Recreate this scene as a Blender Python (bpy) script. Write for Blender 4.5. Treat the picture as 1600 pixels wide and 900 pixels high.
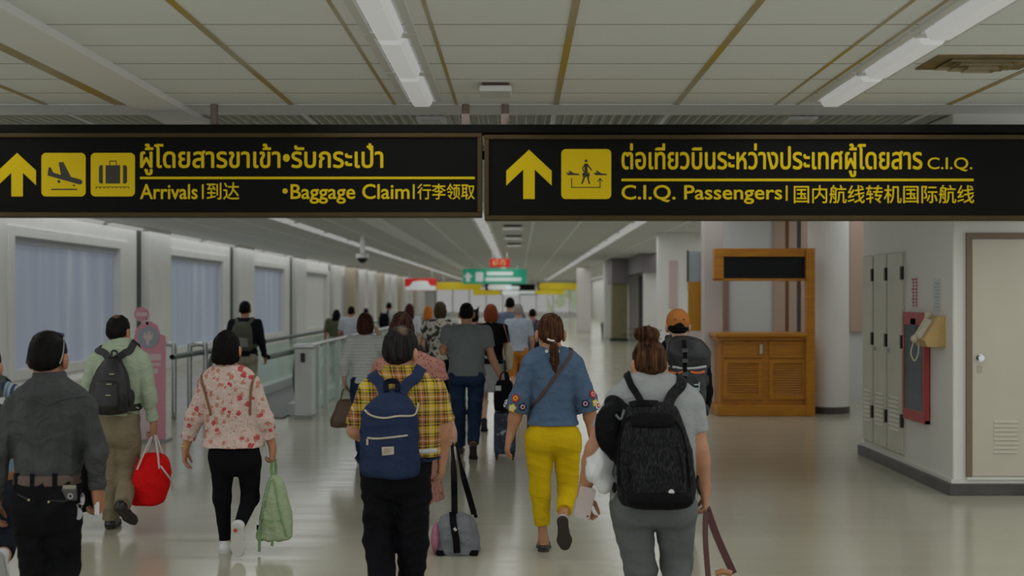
import bpy, bmesh, math, random
import numpy as np
from mathutils import Vector, Matrix
random.seed(4); RNG = np.random.RandomState(7)
for _o in list(bpy.data.objects): bpy.data.objects.remove(_o)
SC = bpy.context.scene; COL = SC.collection
PI = math.pi
# ------------------------------------------------------------------ camera, world, exposure
F = 1923.0; HC = 1.7; VX, VY = 810.0, 466.0          # focal length in px (1600 wide), eye height, vanishing point
cam = bpy.data.cameras.new('camera'); cam.sensor_width = 36; cam.lens = F*36/1600
cam.shift_x = -(VX-800)/1600; cam.shift_y = (VY-450)/1600
cam.clip_start = .1; cam.clip_end = 300
cam.dof.use_dof = True; cam.dof.focus_distance = 8.0; cam.dof.aperture_fstop = 2.0
camo = bpy.data.objects.new('camera', cam); camo.location = (0, 0, HC); camo.rotation_euler = (PI/2, 0, 0)
COL.objects.link(camo); SC.camera = camo
SC.view_settings.view_transform = 'Standard'; SC.view_settings.look = 'None'
SC.view_settings.gamma = 1; SC.view_settings.exposure = 0.12; SC.view_settings.use_curve_mapping = False
W = bpy.data.worlds.new('world'); SC.world = W; W.use_nodes = True
W.node_tree.nodes['Background'].inputs[0].default_value = (.95, .99, 1.0, 1)
W.node_tree.nodes['Background'].inputs[1].default_value = .85
LAMP_W = 3.6        # watts of lamp light per metre of strip
DIFF_E = .20         # glow of the diffusers
# ------------------------------------------------------------------ helpers
def P3(x, y, Y): return Vector(((x-VX)*Y/F, Y, HC+(VY-y)*Y/F))
def tag(o, label=None, cat=None, group=None, kind=None):
    if label: o['label'] = label
    if cat: o['category'] = cat
    if group: o['group'] = group
    if kind: o['kind'] = kind
    return o
def empty(name, loc=(0, 0, 0), label=None, cat=None, group=None, rz=0):
    o = bpy.data.objects.new(name, None); o.location = loc; o.rotation_euler = (0, 0, rz); COL.objects.link(o)
    o.empty_display_size = .1
    return tag(o, label, cat, group)
def link(name, me, mat=None, parent=None, label=None):
    o = bpy.data.objects.new(name, me); COL.objects.link(o)
    if mat is not None and not len(me.materials):
        for m in (mat if isinstance(mat, (list, tuple)) else [mat]): me.materials.append(m)
    if parent is not None: o.parent = parent
    if label: o['label'] = label
    return o
def copy_tree(o, parent=None):
    c = o.copy(); COL.objects.link(c)
    if parent is not None: c.parent = parent
    for ch in list(o.children): copy_tree(ch, c)
    return c
class MB:
    """collects boxes, polygons and tubes into one mesh"""
    def __init__(s): s.v = []; s.f = []; s.m = []
    def add(s, vs, fs, m=0):
        b = len(s.v); s.v += [tuple(v) for v in vs]; s.f += [tuple(b+i for i in f) for f in fs]; s.m += [m]*len(fs); return s
    def box(s, a, b, m=0):
        (x0, y0, z0), (x1, y1, z1) = a, b
        vs = [(x0,y0,z0),(x1,y0,z0),(x1,y1,z0),(x0,y1,z0),(x0,y0,z1),(x1,y0,z1),(x1,y1,z1),(x0,y1,z1)]
        return s.add(vs, [(0,3,2,1),(4,5,6,7),(0,1,5,4),(1,2,6,5),(2,3,7,6),(3,0,4,7)], m)
    def prism(s, pts, n, t, m=0):
        """polygon pts (3D) extruded by vector n*t"""
        k = len(pts); n = Vector(n)*t; a = [Vector(p) for p in pts]; b = [p+n for p in a]
        return s.add(a+b, [tuple(range(k)), tuple(range(2*k-1, k-1, -1))]+[(i, k+i, k+(i+1) % k, (i+1) % k) for i in range(k)], m)
    def tube(s, pts, r, n=10, m=0, cap=True):
        pts = [Vector(p) for p in pts]; N = len(pts); rs = r if isinstance(r, (list, tuple)) else [r]*N
        vs = []; up = None
        for i, p in enumerate(pts):
            t = (pts[min(i+1, N-1)]-pts[max(i-1, 0)]).normalized()
            if up is None: up = t.orthogonal().normalized()
            u = (up-t*up.dot(t)); u = u.normalized() if u.length > 1e-6 else t.orthogonal().normalized(); up = u; w = t.cross(u)
            vs += [p+(u*math.cos(2*PI*k/n)+w*math.sin(2*PI*k/n))*rs[i] for k in range(n)]
        fs = [(i*n+k, i*n+(k+1) % n, (i+1)*n+(k+1) % n, (i+1)*n+k) for i in range(N-1) for k in range(n)]
        if cap: fs += [tuple(range(n-1, -1, -1)), tuple((N-1)*n+k for k in range(n))]
        return s.add(vs, fs, m)
    def disc(s, c, r, n, t, k=28, m=0, ry=None):
        c = Vector(c); n = Vector(n).normalized(); u = n.orthogonal().normalized()
        if abs(n.z) < .9: u = Vector((0, 0, 1)).cross(n).normalized()
        w = n.cross(u); ry = ry or r
        return s.prism([c+u*r*math.cos(2*PI*i/k)+w*ry*math.sin(2*PI*i/k) for i in range(k)], n, t, m)
    def mesh(s, name, smooth=False):
        me = bpy.data.meshes.new(name); me.from_pydata(s.v, [], s.f)
        for p, m in zip(me.polygons, s.m): p.material_index = m
        bm = bmesh.new(); bm.from_mesh(me); bmesh.ops.recalc_face_normals(bm, faces=bm.faces); bm.to_mesh(me); bm.free()
        if smooth: me.polygons.foreach_set('use_smooth', [True]*len(me.polygons))
        return me
    def build(s, name, mat, parent=None, label=None, smooth=False, bevel=0):
        o = link(name, s.mesh(name, smooth), mat, parent, label)
        if bevel:
            b = o.modifiers.new('bevel', 'BEVEL'); b.width = bevel; b.segments = 2; b.limit_method = 'ANGLE'
        return o
def catmull(pts, n=8):
    pts = [Vector(p) for p in pts]; out = []
    for i in range(len(pts)-1):
        p0 = pts[max(i-1, 0)]; p1 = pts[i]; p2 = pts[i+1]; p3 = pts[min(i+2, len(pts)-1)]
        for k in range(n):
            t = k/n
            out.append(.5*((2*p1)+(p2-p0)*t+(2*p0-5*p1+4*p2-p3)*t*t+(3*p1-p0-3*p2+p3)*t**3))
    return out+[pts[-1]]
def ribbon(pts, w, t, normals=None, up=None, mb=None, m=0):
    """flat strap of width w and thickness t along pts; normals: per point or one vector"""
    mb = mb or MB(); N = len(pts); vs = []
    for i, p in enumerate(pts):
        tg = (pts[min(i+1, N-1)]-pts[max(i-1, 0)]).normalized()
        nn = Vector(normals[i]) if isinstance(normals, list) else Vector(normals)
        nn = nn-tg*nn.dot(tg); nn = nn.normalized() if nn.length > 1e-5 else tg.orthogonal().normalized()
        b = tg.cross(nn)
        vs += [p+b*w/2, p+b*w/2*.96+nn*t, p-b*w/2*.96+nn*t, p-b*w/2]
    fs = [(i*4+k, i*4+(k+1) % 4, i*4+4+(k+1) % 4, i*4+4+k) for i in range(N-1) for k in range(4)]+[(0,1,2,3),(N*4-1,N*4-2,N*4-3,N*4-4)]
    return mb.add(vs, fs, m)
# ------------------------------------------------------------------ materials
_mc = {}
class NT:
    def __init__(s, name):
        s.mat = bpy.data.materials.new(name); s.mat.use_nodes = True; s.t = s.mat.node_tree
        s.b = s.t.nodes['Principled BSDF']; s.tc = None
    def n(s, typ, **kw):
        x = s.t.nodes.new(typ)
        for k, v in kw.items():
            if k.startswith('i_'): x.inputs[k[2:].replace('_', ' ')].default_value = v
            else: setattr(x, k, v)
        return x
    def l(s, a, b): s.t.links.new(a, b)
    def obj(s):
        if not s.tc: s.tc = s.n('ShaderNodeTexCoord')
        return s.tc.outputs['Object']
    def map(s, scale, loc=(0, 0, 0), rot=(0, 0, 0)):
        m = s.n('ShaderNodeMapping'); m.inputs['Scale'].default_value = scale; m.inputs['Location'].default_value = loc; m.inputs['Rotation'].default_value = rot
        s.l(s.obj(), m.inputs[0]); return m.outputs[0]
    def noise(s, scale, detail=3, vec=None, rough=.5):
        x = s.n('ShaderNodeTexNoise'); x.inputs['Scale'].default_value = scale; x.inputs['Detail'].default_value = detail; x.inputs['Roughness'].default_value = rough
        s.l(vec or s.obj(), x.inputs['Vector']); return x.outputs['Fac']
    def ramp(s, fac, stops, interp='LINEAR'):
        r = s.n('ShaderNodeValToRGB'); e = r.color_ramp; e.interpolation = interp
        while len(e.elements) < len(stops): e.elements.new(.5)
        for el, (p, c) in zip(e.elements, stops): el.position = p; el.color = (*c, 1) if len(c) == 3 else c
        s.l(fac, r.inputs[0]); return r.outputs[0]
    def mix(s, a, b, fac, mode='MIX'):
        x = s.n('ShaderNodeMix'); x.data_type = 'RGBA'; x.blend_type = mode
        for sock, v in ((x.inputs[0], fac), (x.inputs[6], a), (x.inputs[7], b)):
            if hasattr(v, 'is_linked'): s.l(v, sock)
            elif isinstance(v, (tuple, list)): sock.default_value = (*v, 1) if len(v) == 3 else v
            else: sock.default_value = v
        return x.outputs[2]
    def math(s, op, a, b=0.0, c=None):
        x = s.n('ShaderNodeMath', operation=op)
        for i, v in enumerate((a, b)+((c,) if c is not None else ())):
            if hasattr(v, 'is_linked'): s.l(v, x.inputs[i])
            else: x.inputs[i].default_value = v
        return x.outputs[0]
    def col(s, c):
        if hasattr(c, 'is_linked'): s.l(c, s.b.inputs['Base Color'])
        else: s.b.inputs['Base Color'].default_value = (*c, 1)
    def bump(s, h, strength=.2, dist=.01):
        x = s.n('ShaderNodeBump'); x.inputs['Strength'].default_value = strength; x.inputs['Distance'].default_value = dist
        s.l(h, x.inputs['Height']); s.l(x.outputs[0], s.b.inputs['Normal'])
    def wrinkle(s, weave=260, wstr=.25, amt=.3, scale=8):
        """creases of worn cloth over its weave"""
        s.bump(s.noise(weave, 2), wstr, .002); b0 = s.b.inputs['Normal'].links[0].from_node
        nz = s.n('ShaderNodeTexNoise'); nz.inputs['Scale'].default_value = scale; nz.inputs['Detail'].default_value = 2; nz.inputs['Distortion'].default_value = 1.6; s.l(s.map((1, 1, 1.35), (0, 0, 0), (.3, .5, .2)), nz.inputs['Vector'])
        rd = s.math('ABSOLUTE', s.math('SUBTRACT', nz.outputs['Fac'], .5)); b1 = s.n('ShaderNodeBump'); b1.inputs['Strength'].default_value = amt; b1.inputs['Distance'].default_value = .06
        s.l(rd, b1.inputs['Height']); s.l(b1.outputs[0], b0.inputs['Normal'])
    def set(s, **kw):
        for k, v in kw.items(): s.b.inputs[k.replace('_', ' ')].default_value = v
def M(name, c, rough=.6, metal=0.0, var=.0, vscale=6, bump=0, bscale=80, emit=0, spec=None, bdist=.004):
    if name in _mc: return _mc[name]
    t = NT(name); t.set(Roughness=rough, Metallic=metal)
    if spec is not None: t.b.inputs['Specular IOR Level'].default_value = spec
    if var:
        f = t.noise(vscale, 4)
        t.col(t.ramp(f, [(.3, tuple(x*(1-var) for x in c)), (.7, tuple(min(1, x*(1+var)) for x in c))]))
    else: t.col(c)
    if bump: t.bump(t.noise(bscale, 3), bump, bdist)
    if emit:
        t.b.inputs['Emission Color'].default_value = (*c, 1); t.b.inputs['Emission Strength'].default_value = emit
    _mc[name] = t.mat; return t.mat
def cloth(name, c, rough=.85, var=.14, weave=260, wstr=.25, fold=.3):
    """woven fabric: slight mottling and a fine weave"""
    if name in _mc: return _mc[name]
    t = NT(name); t.set(Roughness=rough); t.b.inputs['Specular IOR Level'].default_value = .06
    f = t.noise(9, 5, rough=.65)
    t.col(t.ramp(f, [(.3, tuple(x*(1-var) for x in c)), (.72, tuple(min(1, x*(1+var)) for x in c))]))
    t.wrinkle(weave, wstr, fold)
    _mc[name] = t.mat; return t.mat
def thin_glass(name, tint, refl=.12, haze=0):
    t = NT(name); tr = t.n('ShaderNodeBsdfTransparent'); tr.inputs[0].default_value = (*tint, 1); t.set(Roughness=.05); t.col(tint); mx = t.n('ShaderNodeMixShader'); mx.inputs[0].default_value = refl
    t.l(tr.outputs[0], mx.inputs[1]); t.l(t.b.outputs[0], mx.inputs[2]); t.l(mx.outputs[0], t.t.nodes['Material Output'].inputs[0]); return t.mat
# ------------------------------------------------------------------ implicit surfaces (bodies, clothes, bags)
V = lambda p: np.array((p[0], p[1], p[2]), dtype=np.float32)
def p_cone(a, b, ra, rb, fa=1., fb=None, ax=(0, 1, 0), cut=(0, 0)):
    """limb from a to b with radii ra, rb; its depth along ax is scaled by fa..fb; cut = flat ends"""
    a, b, ax = V(a), V(b), V(ax); fb = fa if fb is None else fb
    ab = b-a; L2 = float(ab@ab)+1e-12; L = math.sqrt(L2); d = ab/L
    ax = ax-d*float(ax@d); nl = float(np.linalg.norm(ax)); ax = ax/nl if nl > 1e-4 else np.zeros(3, np.float32)
    R = max(ra, rb)*max(1, fa, fb)
    def fn(X, Y, Z):
        x, y, z = X-a[0], Y-a[1], Z-a[2]
        tu = (x*ab[0]+y*ab[1]+z*ab[2])/L2; t = np.clip(tu, 0, 1)
        x, y, z = x-t*ab[0], y-t*ab[1], z-t*ab[2]
        q2 = x*x+y*y+z*z
        if fa != 1 or fb != 1:
            w = x*ax[0]+y*ax[1]+z*ax[2]; ff = fa+(fb-fa)*t
            q2 = q2+w*w*(1/(ff*ff)-1)
        r = ra+(rb-ra)*t
        D = np.sqrt(np.maximum(q2, 0))-r
        if fa < 1 or fb < 1: D = D*(.5+.5*min(fa, fb))
        if cut[0]: D = np.maximum(D, -tu*L)
        if cut[1]: D = np.maximum(D, (tu-1)*L)
        return D
    return np.minimum(a, b)-R, np.maximum(a, b)+R, fn
def p_ell(c, r, R=None):
    c, r = V(c), V(r); R = np.eye(3, dtype=np.float32) if R is None else np.array(R, dtype=np.float32)
    e = np.sqrt(((R*r[None, :])**2).sum(1))
    def fn(X, Y, Z):
        x, y, z = X-c[0], Y-c[1], Z-c[2]
        u = [(R[0, i]*x+R[1, i]*y+R[2, i]*z)/r[i] for i in range(3)]
        k0 = np.sqrt(u[0]**2+u[1]**2+u[2]**2)
        k1 = np.sqrt((u[0]/r[0])**2+(u[1]/r[1])**2+(u[2]/r[2])**2)+1e-9
        return k0*(k0-1)/k1
    return c-e, c+e, fn
def p_box(c, h, rad=.01, R=None):
    c, h = V(c), V(h); R = np.eye(3, dtype=np.float32) if R is None else np.array(R, dtype=np.float32)
    e = np.abs(R*h[None, :]).sum(1); hi = h-rad
    def fn(X, Y, Z):
        x, y, z = X-c[0], Y-c[1], Z-c[2]
        u = [np.abs(R[0, i]*x+R[1, i]*y+R[2, i]*z)-hi[i] for i in range(3)]
        o = np.sqrt(sum(np.maximum(k, 0)**2 for k in u)); i = np.minimum(np.maximum(np.maximum(u[0], u[1]), u[2]), 0)
        return o+i-rad
    return c-e, c+e, fn
def p_loft(rows, p=2.0, rnd=.0, axis=2):
    """stacked ellipse sections: rows of (z, cx, cy, rx, ry); p = squareness"""
    rows = sorted(rows); z = np.array([r[0] for r in rows], dtype=np.float32)
    A = np.array([r[1:] for r in rows], dtype=np.float32)
    zz = np.linspace(z[0], z[-1], 200); T = []
    for k in range(4):                                   # smooth (monotone cubic) in z
        y = A[:, k]; h = np.diff(z); dl = np.diff(y)/h; m = np.zeros_like(y); m[0], m[-1] = dl[0], dl[-1]
        for i in range(1, len(y)-1): m[i] = 0 if dl[i-1]*dl[i] <= 0 else 2*dl[i-1]*dl[i]/(dl[i-1]+dl[i])
        ix = np.clip(np.searchsorted(z, zz)-1, 0, len(z)-2); t = (zz-z[ix])/h[ix]
        T.append((2*t**3-3*t**2+1)*y[ix]+(t**3-2*t**2+t)*h[ix]*m[ix]+(-2*t**3+3*t**2)*y[ix+1]+(t**3-t**2)*h[ix]*m[ix+1])
    lo = np.array([(A[:, 0]-A[:, 2]).min(), (A[:, 1]-A[:, 3]).min(), z[0]]); hi = np.array([(A[:, 0]+A[:, 2]).max(), (A[:, 1]+A[:, 3]).max(), z[-1]])
    def fn(X, Y, Z):
        q = np.clip(Z, z[0], z[-1])
        cx, cy, rx, ry = (np.interp(q, zz, t).astype(np.float32) for t in T)
        u = np.abs((X-cx)/rx); w = np.abs((Y-cy)/ry)
        k = (u**p+w**p)**(1/p) if p != 2 else np.sqrt(u*u+w*w)
        D = (k-1)*np.minimum(rx, ry)
        dz = np.maximum(z[0]-Z, Z-z[-1])
        if rnd:
            a = D+rnd; b = dz+rnd
            return np.minimum(np.maximum(a, b), 0)+np.sqrt(np.maximum(a, 0)**2+np.maximum(b, 0)**2)-rnd
        return np.maximum(D, dz)
    return lo, hi, fn
def p_plane(p, n):
    p, n = V(p), V(n); n = n/np.linalg.norm(n)
    return None, None, (lambda X, Y, Z: (X-p[0])*n[0]+(Y-p[1])*n[1]+(Z-p[2])*n[2])
def smin(a, b, k):
    if k <= 0: return np.minimum(a, b)
    h = np.maximum(k-np.abs(a-b), 0)/k
    return np.minimum(a, b)-h*h*k*.25
class Field:
    def __init__(s, h): s.h = h; s.ops = []
    def add(s, p, k=.0): s.ops.append(('u', p, k)); return s
    def sub(s, p, k=.0): s.ops.append(('s', p, k)); return s
    def cut(s, p, n): s.ops.append(('i', p_plane(p, n), 0)); return s      # keeps the side the normal points away from
    def at(s, P):
        X, Y, Z = (np.asarray(P[:, i], np.float32) for i in range(3)); d = np.full(len(P), 9., np.float32)
        for op, (lo, hi, fn), k in s.ops:
            v = fn(X, Y, Z)
            d = smin(d, v, k) if op == 'u' else (-smin(-d, v, k) if op == 's' else np.maximum(d, v))
        return d
    def hit(s, o, d, L=1.2, gap=.002, n=400):
        """first point along o + t d where the surface is met"""
        o = np.array(o, np.float32); d = np.array(d, np.float32); d = d/np.linalg.norm(d)
        t = np.linspace(0, L, n); P = o[None]+t[:, None]*d[None]; v = s.at(P)
        ix = np.where(v < gap)[0]
        return Vector(P[ix[0]].tolist()) if len(ix) else None
    def normal(s, p, e=.004):
        p = np.array(p, np.float32); Q = np.array([p+e*np.eye(3)[i]*sg for i in range(3) for sg in (1, -1)], np.float32); v = s.at(Q)
        return Vector((float(v[0]-v[1]), float(v[2]-v[3]), float(v[4]-v[5]))).normalized()
    def mesh(s, name, folds=None, smooth=2):
        h = s.h; los = [o[1][0] for o in s.ops if o[0] == 'u']; his = [o[1][1] for o in s.ops if o[0] == 'u']
        lo = np.min(los, 0)-3*h; hi = np.max(his, 0)+3*h; n = np.ceil((hi-lo)/h).astype(int)+1
        ax = [(lo[i]+h*np.arange(n[i])).astype(np.float32) for i in range(3)]
        G = np.full(n, 1., np.float32)
        for op, (a, b, fn), k in s.ops:
            if a is None or op == 'i': sl = [slice(0, n[i]) for i in range(3)]
            else:
                mg = k+3*h
                sl = [slice(max(0, int((a[i]-mg-lo[i])/h)), min(n[i], int((b[i]+mg-lo[i])/h)+2)) for i in range(3)]
            v = fn(ax[0][sl[0]][:, None, None], ax[1][sl[1]][None, :, None], ax[2][sl[2]][None, None, :])
            g = G[sl[0], sl[1], sl[2]]
            G[sl[0], sl[1], sl[2]] = smin(g, v, k) if op == 'u' else (-smin(-g, v, k) if op == 's' else np.maximum(g, v))
        v, q = nets(G, lo, h)
        nv = len(v)
        if smooth:                                       # light Laplacian pass
            e = np.concatenate([q[:, [0, 1]], q[:, [1, 2]], q[:, [2, 3]], q[:, [3, 0]]])
            cnt = np.bincount(e[:, 0], minlength=nv)+np.bincount(e[:, 1], minlength=nv)
            for _ in range(smooth):
                w = np.stack([(np.bincount(e[:, 0], v[e[:, 1], i], nv)+np.bincount(e[:, 1], v[e[:, 0], i], nv))/np.maximum(cnt, 1) for i in range(3)], 1)
                v = v*.5+w*.5
        if folds is not None:
            c = v[q[:, 2]]-v[q[:, 0]]; d = v[q[:, 3]]-v[q[:, 1]]; fnm = np.cross(c, d); N = np.zeros_like(v)
            for i in range(4):
                for k in range(3): N[:, k] += np.bincount(q[:, i], fnm[:, k], nv)
            N /= np.linalg.norm(N, axis=1)[:, None]+1e-9
            v = v+N*folds(v)[:, None]
        return raw_mesh(name, v, q)
    def build(s, name, mat, parent=None, folds=None, label=None, smooth=2):
        return link(name, s.mesh(name, folds, smooth), mat, parent, label)
def nets(G, lo, h):
    S = G < 0
    c = np.zeros(tuple(k-1 for k in G.shape), np.uint8)
    for i in (0, 1):
        for j in (0, 1):
            for k in (0, 1): c += S[i:S.shape[0]-1+i, j:S.shape[1]-1+j, k:S.shape[2]-1+k]
    act = (c > 0) & (c < 8); I = np.argwhere(act); idx = -np.ones(act.shape, np.int32); idx[act] = np.arange(len(I))
    acc = np.zeros((len(I), 3)); cnt = np.zeros(len(I))
    cor = {(i, j, k): G[I[:, 0]+i, I[:, 1]+j, I[:, 2]+k] for i in (0, 1) for j in (0, 1) for k in (0, 1)}
    for a in cor:
        for dim in range(3):
            if a[dim]: continue
            b = list(a); b[dim] = 1; b = tuple(b); va, vb = cor[a], cor[b]
            m = (va < 0) != (vb < 0); t = np.where(m, va/np.where(m, va-vb, 1), 0)
            for k in range(3): acc[:, k] += np.where(m, a[k]+(t if k == dim else 0), 0)
            cnt += m
    v = (I+acc/cnt[:, None])*h+lo[None]
    Q = []
    for dim in range(3):
        u, w = (dim+1) % 3, (dim+2) % 3
        A = [slice(None)]*3; B = [slice(None)]*3; A[dim] = slice(0, -1); B[dim] = slice(1, None)
        sa, sb = S[tuple(A)], S[tuple(B)]
        E = np.argwhere(sa != sb); E = E[(E[:, u] > 0) & (E[:, w] > 0) & (E[:, u] < G.shape[u]-1) & (E[:, w] < G.shape[w]-1)]
        ins = sa[tuple(E.T)]
        def ce(du, dw):
            k = E.copy(); k[:, u] += du; k[:, w] += dw; return idx[tuple(k.T)]
        q = np.stack([ce(-1, -1), ce(0, -1), ce(0, 0), ce(-1, 0)], 1)
        q[~ins] = q[~ins][:, ::-1]; Q.append(q)
    return v, np.concatenate(Q)
def raw_mesh(name, v, q):
    me = bpy.data.meshes.new(name); me.vertices.add(len(v)); me.vertices.foreach_set('co', v.astype(np.float32).ravel())
    me.loops.add(q.size); me.loops.foreach_set('vertex_index', q.astype(np.int32).ravel())
    me.polygons.add(len(q)); me.polygons.foreach_set('loop_start', np.arange(0, q.size, 4, dtype=np.int32))
    try: me.polygons.foreach_set('loop_total', np.full(len(q), 4, np.int32))
    except Exception: pass
    me.polygons.foreach_set('use_smooth', np.ones(len(q), bool)); me.update(calc_edges=True); me.validate(); return me
def fold_fn(amp, seed=0, kz=1.0, scale=1.0):
    """soft creases of cloth: ridged waves; kz > 1 lays the creases flatter"""
    r = np.random.RandomState(seed); ws = []
    for i in range(7):
        L = (.055+.12*r.rand())*scale; d = r.randn(3)*np.array([.7, .7, kz]); d /= np.linalg.norm(d)
        ws.append((d*2*PI/L, r.rand()*6.28, .5+.5*r.rand()))
    wd = r.randn(3, 3)*9/scale
    def fn(v):
        q = v+.025*scale*np.sin(v@wd+1.3); o = np.zeros(len(v))
        for k, ph, a in ws: o += a*(.6-np.abs(np.sin(.5*(q@k+ph)))**.8)
        mod = .35+.65*(.5+.5*np.sin(v@(wd[0]*.6)+seed))
        return 1.9*amp*o/2.2*mod
    return fn
# ------------------------------------------------------------------ setting
CEIL = 3.3; Y0, Y1 = -3.0, 112.0; XL, XR = -8.6, 6.6
white = M('white_paint', (.80, .795, .77), .55, var=.03, vscale=1.5)
cream = M('cream_paint', (.70, .67, .60), .5, var=.03, vscale=2)
greyw = M('grey_wall', (.50, .51, .53), .6, var=.06, vscale=.4)
black = M('black', (.012, .012, .012), .45)
darkbase = M('dark_base', (.06, .055, .05), .4, var=.3)
def floor_mat():
    t = NT('polished_floor')
    f = t.noise(.5, 4); g = t.noise(1, 3, t.map((.25, 9, 1)))
    c = t.ramp(f, [(.3, (.42, .405, .31)), (.7, (.48, .465, .365))])
    br = t.n('ShaderNodeTexBrick'); br.inputs['Scale'].default_value = 1; br.offset = 0; br.inputs['Brick Width'].default_value = .6; br.inputs['Row Height'].default_value = .6
    br.inputs['Mortar Size'].default_value = .0035; br.inputs['Color1'].default_value = (1, 1, 1, 1); br.inputs['Color2'].default_value = (.985, .985, .985, 1); br.inputs['Mortar'].default_value = (.93, .93, .92, 1)
    t.l(t.map((1, 1, 1)), br.inputs['Vector'])
    t.col(t.mix(c, br.outputs['Color'], .8, 'MULTIPLY'))
    t.l(t.ramp(g, [(.3, (.13,)*3), (.7, (.21,)*3)]), t.b.inputs['Roughness']); t.b.inputs['IOR'].default_value = 1.4
    t.bump(t.noise(1.2, 2, t.map((1, 3, 1))), .06, .02)
    return t.mat
MB().box((XL-.3, Y0, -.1), (9.5, Y1+.3, 0)).build('floor', floor_mat())['kind'] = 'structure'
# ceiling: panels, T bars, a slatted bay behind the sign
tile = M('ceiling_tile', (.845, .865, .865), .8, var=.02, vscale=.8); tbar = None
def tbar_mat():
    t = NT('t_bar'); f = t.noise(.55, 3); t.set(Roughness=.5)
    t.col(t.ramp(f, [(.38, (.50, .46, .36)), (.5, (.42, .33, .17)), (.62, (.50, .33, .05))])); return t.mat
tbar = tbar_mat(); seam = M('tile_seam', (.22, .16, .13), .7); tw = M('white_bar', (.88, .89, .90), .5)
GY0, GY1 = 10.72, 14.2
c = MB()
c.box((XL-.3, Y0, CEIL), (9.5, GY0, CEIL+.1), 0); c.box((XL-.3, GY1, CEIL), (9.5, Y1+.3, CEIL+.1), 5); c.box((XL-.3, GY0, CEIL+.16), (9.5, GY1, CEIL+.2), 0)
c.box((XL-.3, GY0-.02, CEIL), (9.5, GY0, CEIL+.5), 0); c.box((XL-.3, GY1, CEIL), (9.5, GY1+.02, CEIL+.5), 0)
y = 7.19-.6*16
while y < 46:
    if not GY0-.3 < y < GY1+.1: c.box((XL, y-.004, CEIL-.0015), (9.4, y+.004, CEIL+.01), 2)
    y += .6
for x in (-1.02, -.51, 2.12, 2.30): c.box((x-.012, Y0, CEIL-.004), (x+.012, 10.15, CEIL+.01), 1)
c.box((XL, 10.15, CEIL-.004), (9.4, GY0, CEIL+.01), 3)
for x in (-6.9, -5.75, -3.9, -1.87, .31, 1.3, 3.55, 4.6, 6.9, 8.0):
    c.box((x-.022, Y0, CEIL-.006), (x+.022, 10.15, CEIL+.01), 1); c.box((x-.022, 10.15, CEIL-.007), (x+.022, Y1, CEIL+.01), 3)
x = XL
while x < 9.4:
    c.box((x-.004, GY0, CEIL-.0), (x+.004, GY1, CEIL+.09), 4); x += .085
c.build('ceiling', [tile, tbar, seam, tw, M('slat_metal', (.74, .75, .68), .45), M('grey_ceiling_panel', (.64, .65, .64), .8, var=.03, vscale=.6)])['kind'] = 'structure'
b = MB().box((-3.14, Y0, CEIL-.05), (-2.76, Y1, CEIL), 0).box((-3.33, Y0, CEIL-.008), (-3.2, 10.15, CEIL), 1)
b.build('ceiling_beam', [M('beam_white', (.86, .86, .86), .5), tbar])['kind'] = 'structure'
# left window wall
wl = MB(); zs0, zs1 = .45, 2.78
bays = [(20.9, 26.5), (30.2, 35.7), (39.6, 45.1), (49.2, 55.3)]
wl.box((XL-.25, 6, 0), (XL, Y1, zs0)); wl.box((XL-.25, 6, zs1), (XL, Y1, CEIL))
prev = 6
for a, bb in bays: wl.box((XL-.25, prev, zs0), (XL, a, zs1)); prev = bb
wl.box((XL-.25, prev, zs0), (XL, 59, zs1)); wl.box((XL-.25, 59, zs0), (XL, Y1, zs1), 1)
wl.build('wall_left', [white, greyw])['kind'] = 'structure'
def blind_mat():
    t = NT('blind'); f = t.noise(1, 4, t.map((1, 1.6, .1)))
    cc = t.ramp(f, [(.3, (.25, .285, .37)), (.55, (.31, .345, .42)), (.72, (.42, .44, .49))]); t.col(cc); t.set(Roughness=.6)
    t.l(cc, t.b.inputs['Emission Color']); t.b.inputs['Emission Strength'].default_value = .25      # daylight behind the blind
    return t.mat
blind = blind_mat(); whitepan = M('window_panel', (.66, .67, .64), .6, emit=.05); alum = M('aluminium', (.55, .57, .57), .35, .6)
for i, (a, bb) in enumerate(bays):
    w = empty('window_%d' % (i+1), (XL, a, zs0)); w['kind'] = 'structure'
    fr = MB()
    for (p, q) in (((-.125, -.2, -.16), (.05, .02, zs1-zs0+.16)), ((-.125, bb-a-.03, -.16), (.05, bb-a+.5, zs1-zs0+.16)), ((-.125, .02, -.16), (.05, bb-a-.03, .02)), ((-.125, .02, zs1-zs0-.02), (.05, bb-a-.03, zs1-zs0+.16))): fr.box(p, q)
    fr.build('frame', white, w, bevel=.01)
    MB().box((-.16, 0, 0), (-.13, bb-a, zs1-zs0)).build('blind', blind if i < 3 else whitepan, w)
    MB().box((-.12, 0, zs1-zs0-.14), (-.04, bb-a, zs1-zs0)).build('valance', M('valance', (.42, .44, .47), .6), w)
for i, (a, bb) in enumerate([(28.0, 30.0), (37.0, 39.4), (46.6, 49.0), (56, 58.6)]):
    o = MB().box((XL-.02, a, 0), (XL+.22, bb-.3, CEIL)).box((XL, a-.28, 0), (XL+.02, a, CEIL), 1).build('pilaster', [white, M('dark_gap', (.05, .07, .05), .6)], bevel=.02); tag(o, kind='structure')
for i in range(12):
    o = MB().box((XL, 61+i*4, 0), (XL+.5, 62.4+i*4, CEIL)).build('pilaster', [white if i % 3 else M('beige_paint', (.55, .50, .38), .6), ]); tag(o, kind='structure')
o = MB().box((-5.6, 11.5, .1), (-5.3, 18.4, .74)).box((-5.56, 11.6, 0), (-5.36, 18.3, .1), 1).build('low_wall', [white, M('toe_kick', (.16, .19, .16), .6)], bevel=.03); tag(o, kind='structure')
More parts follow.
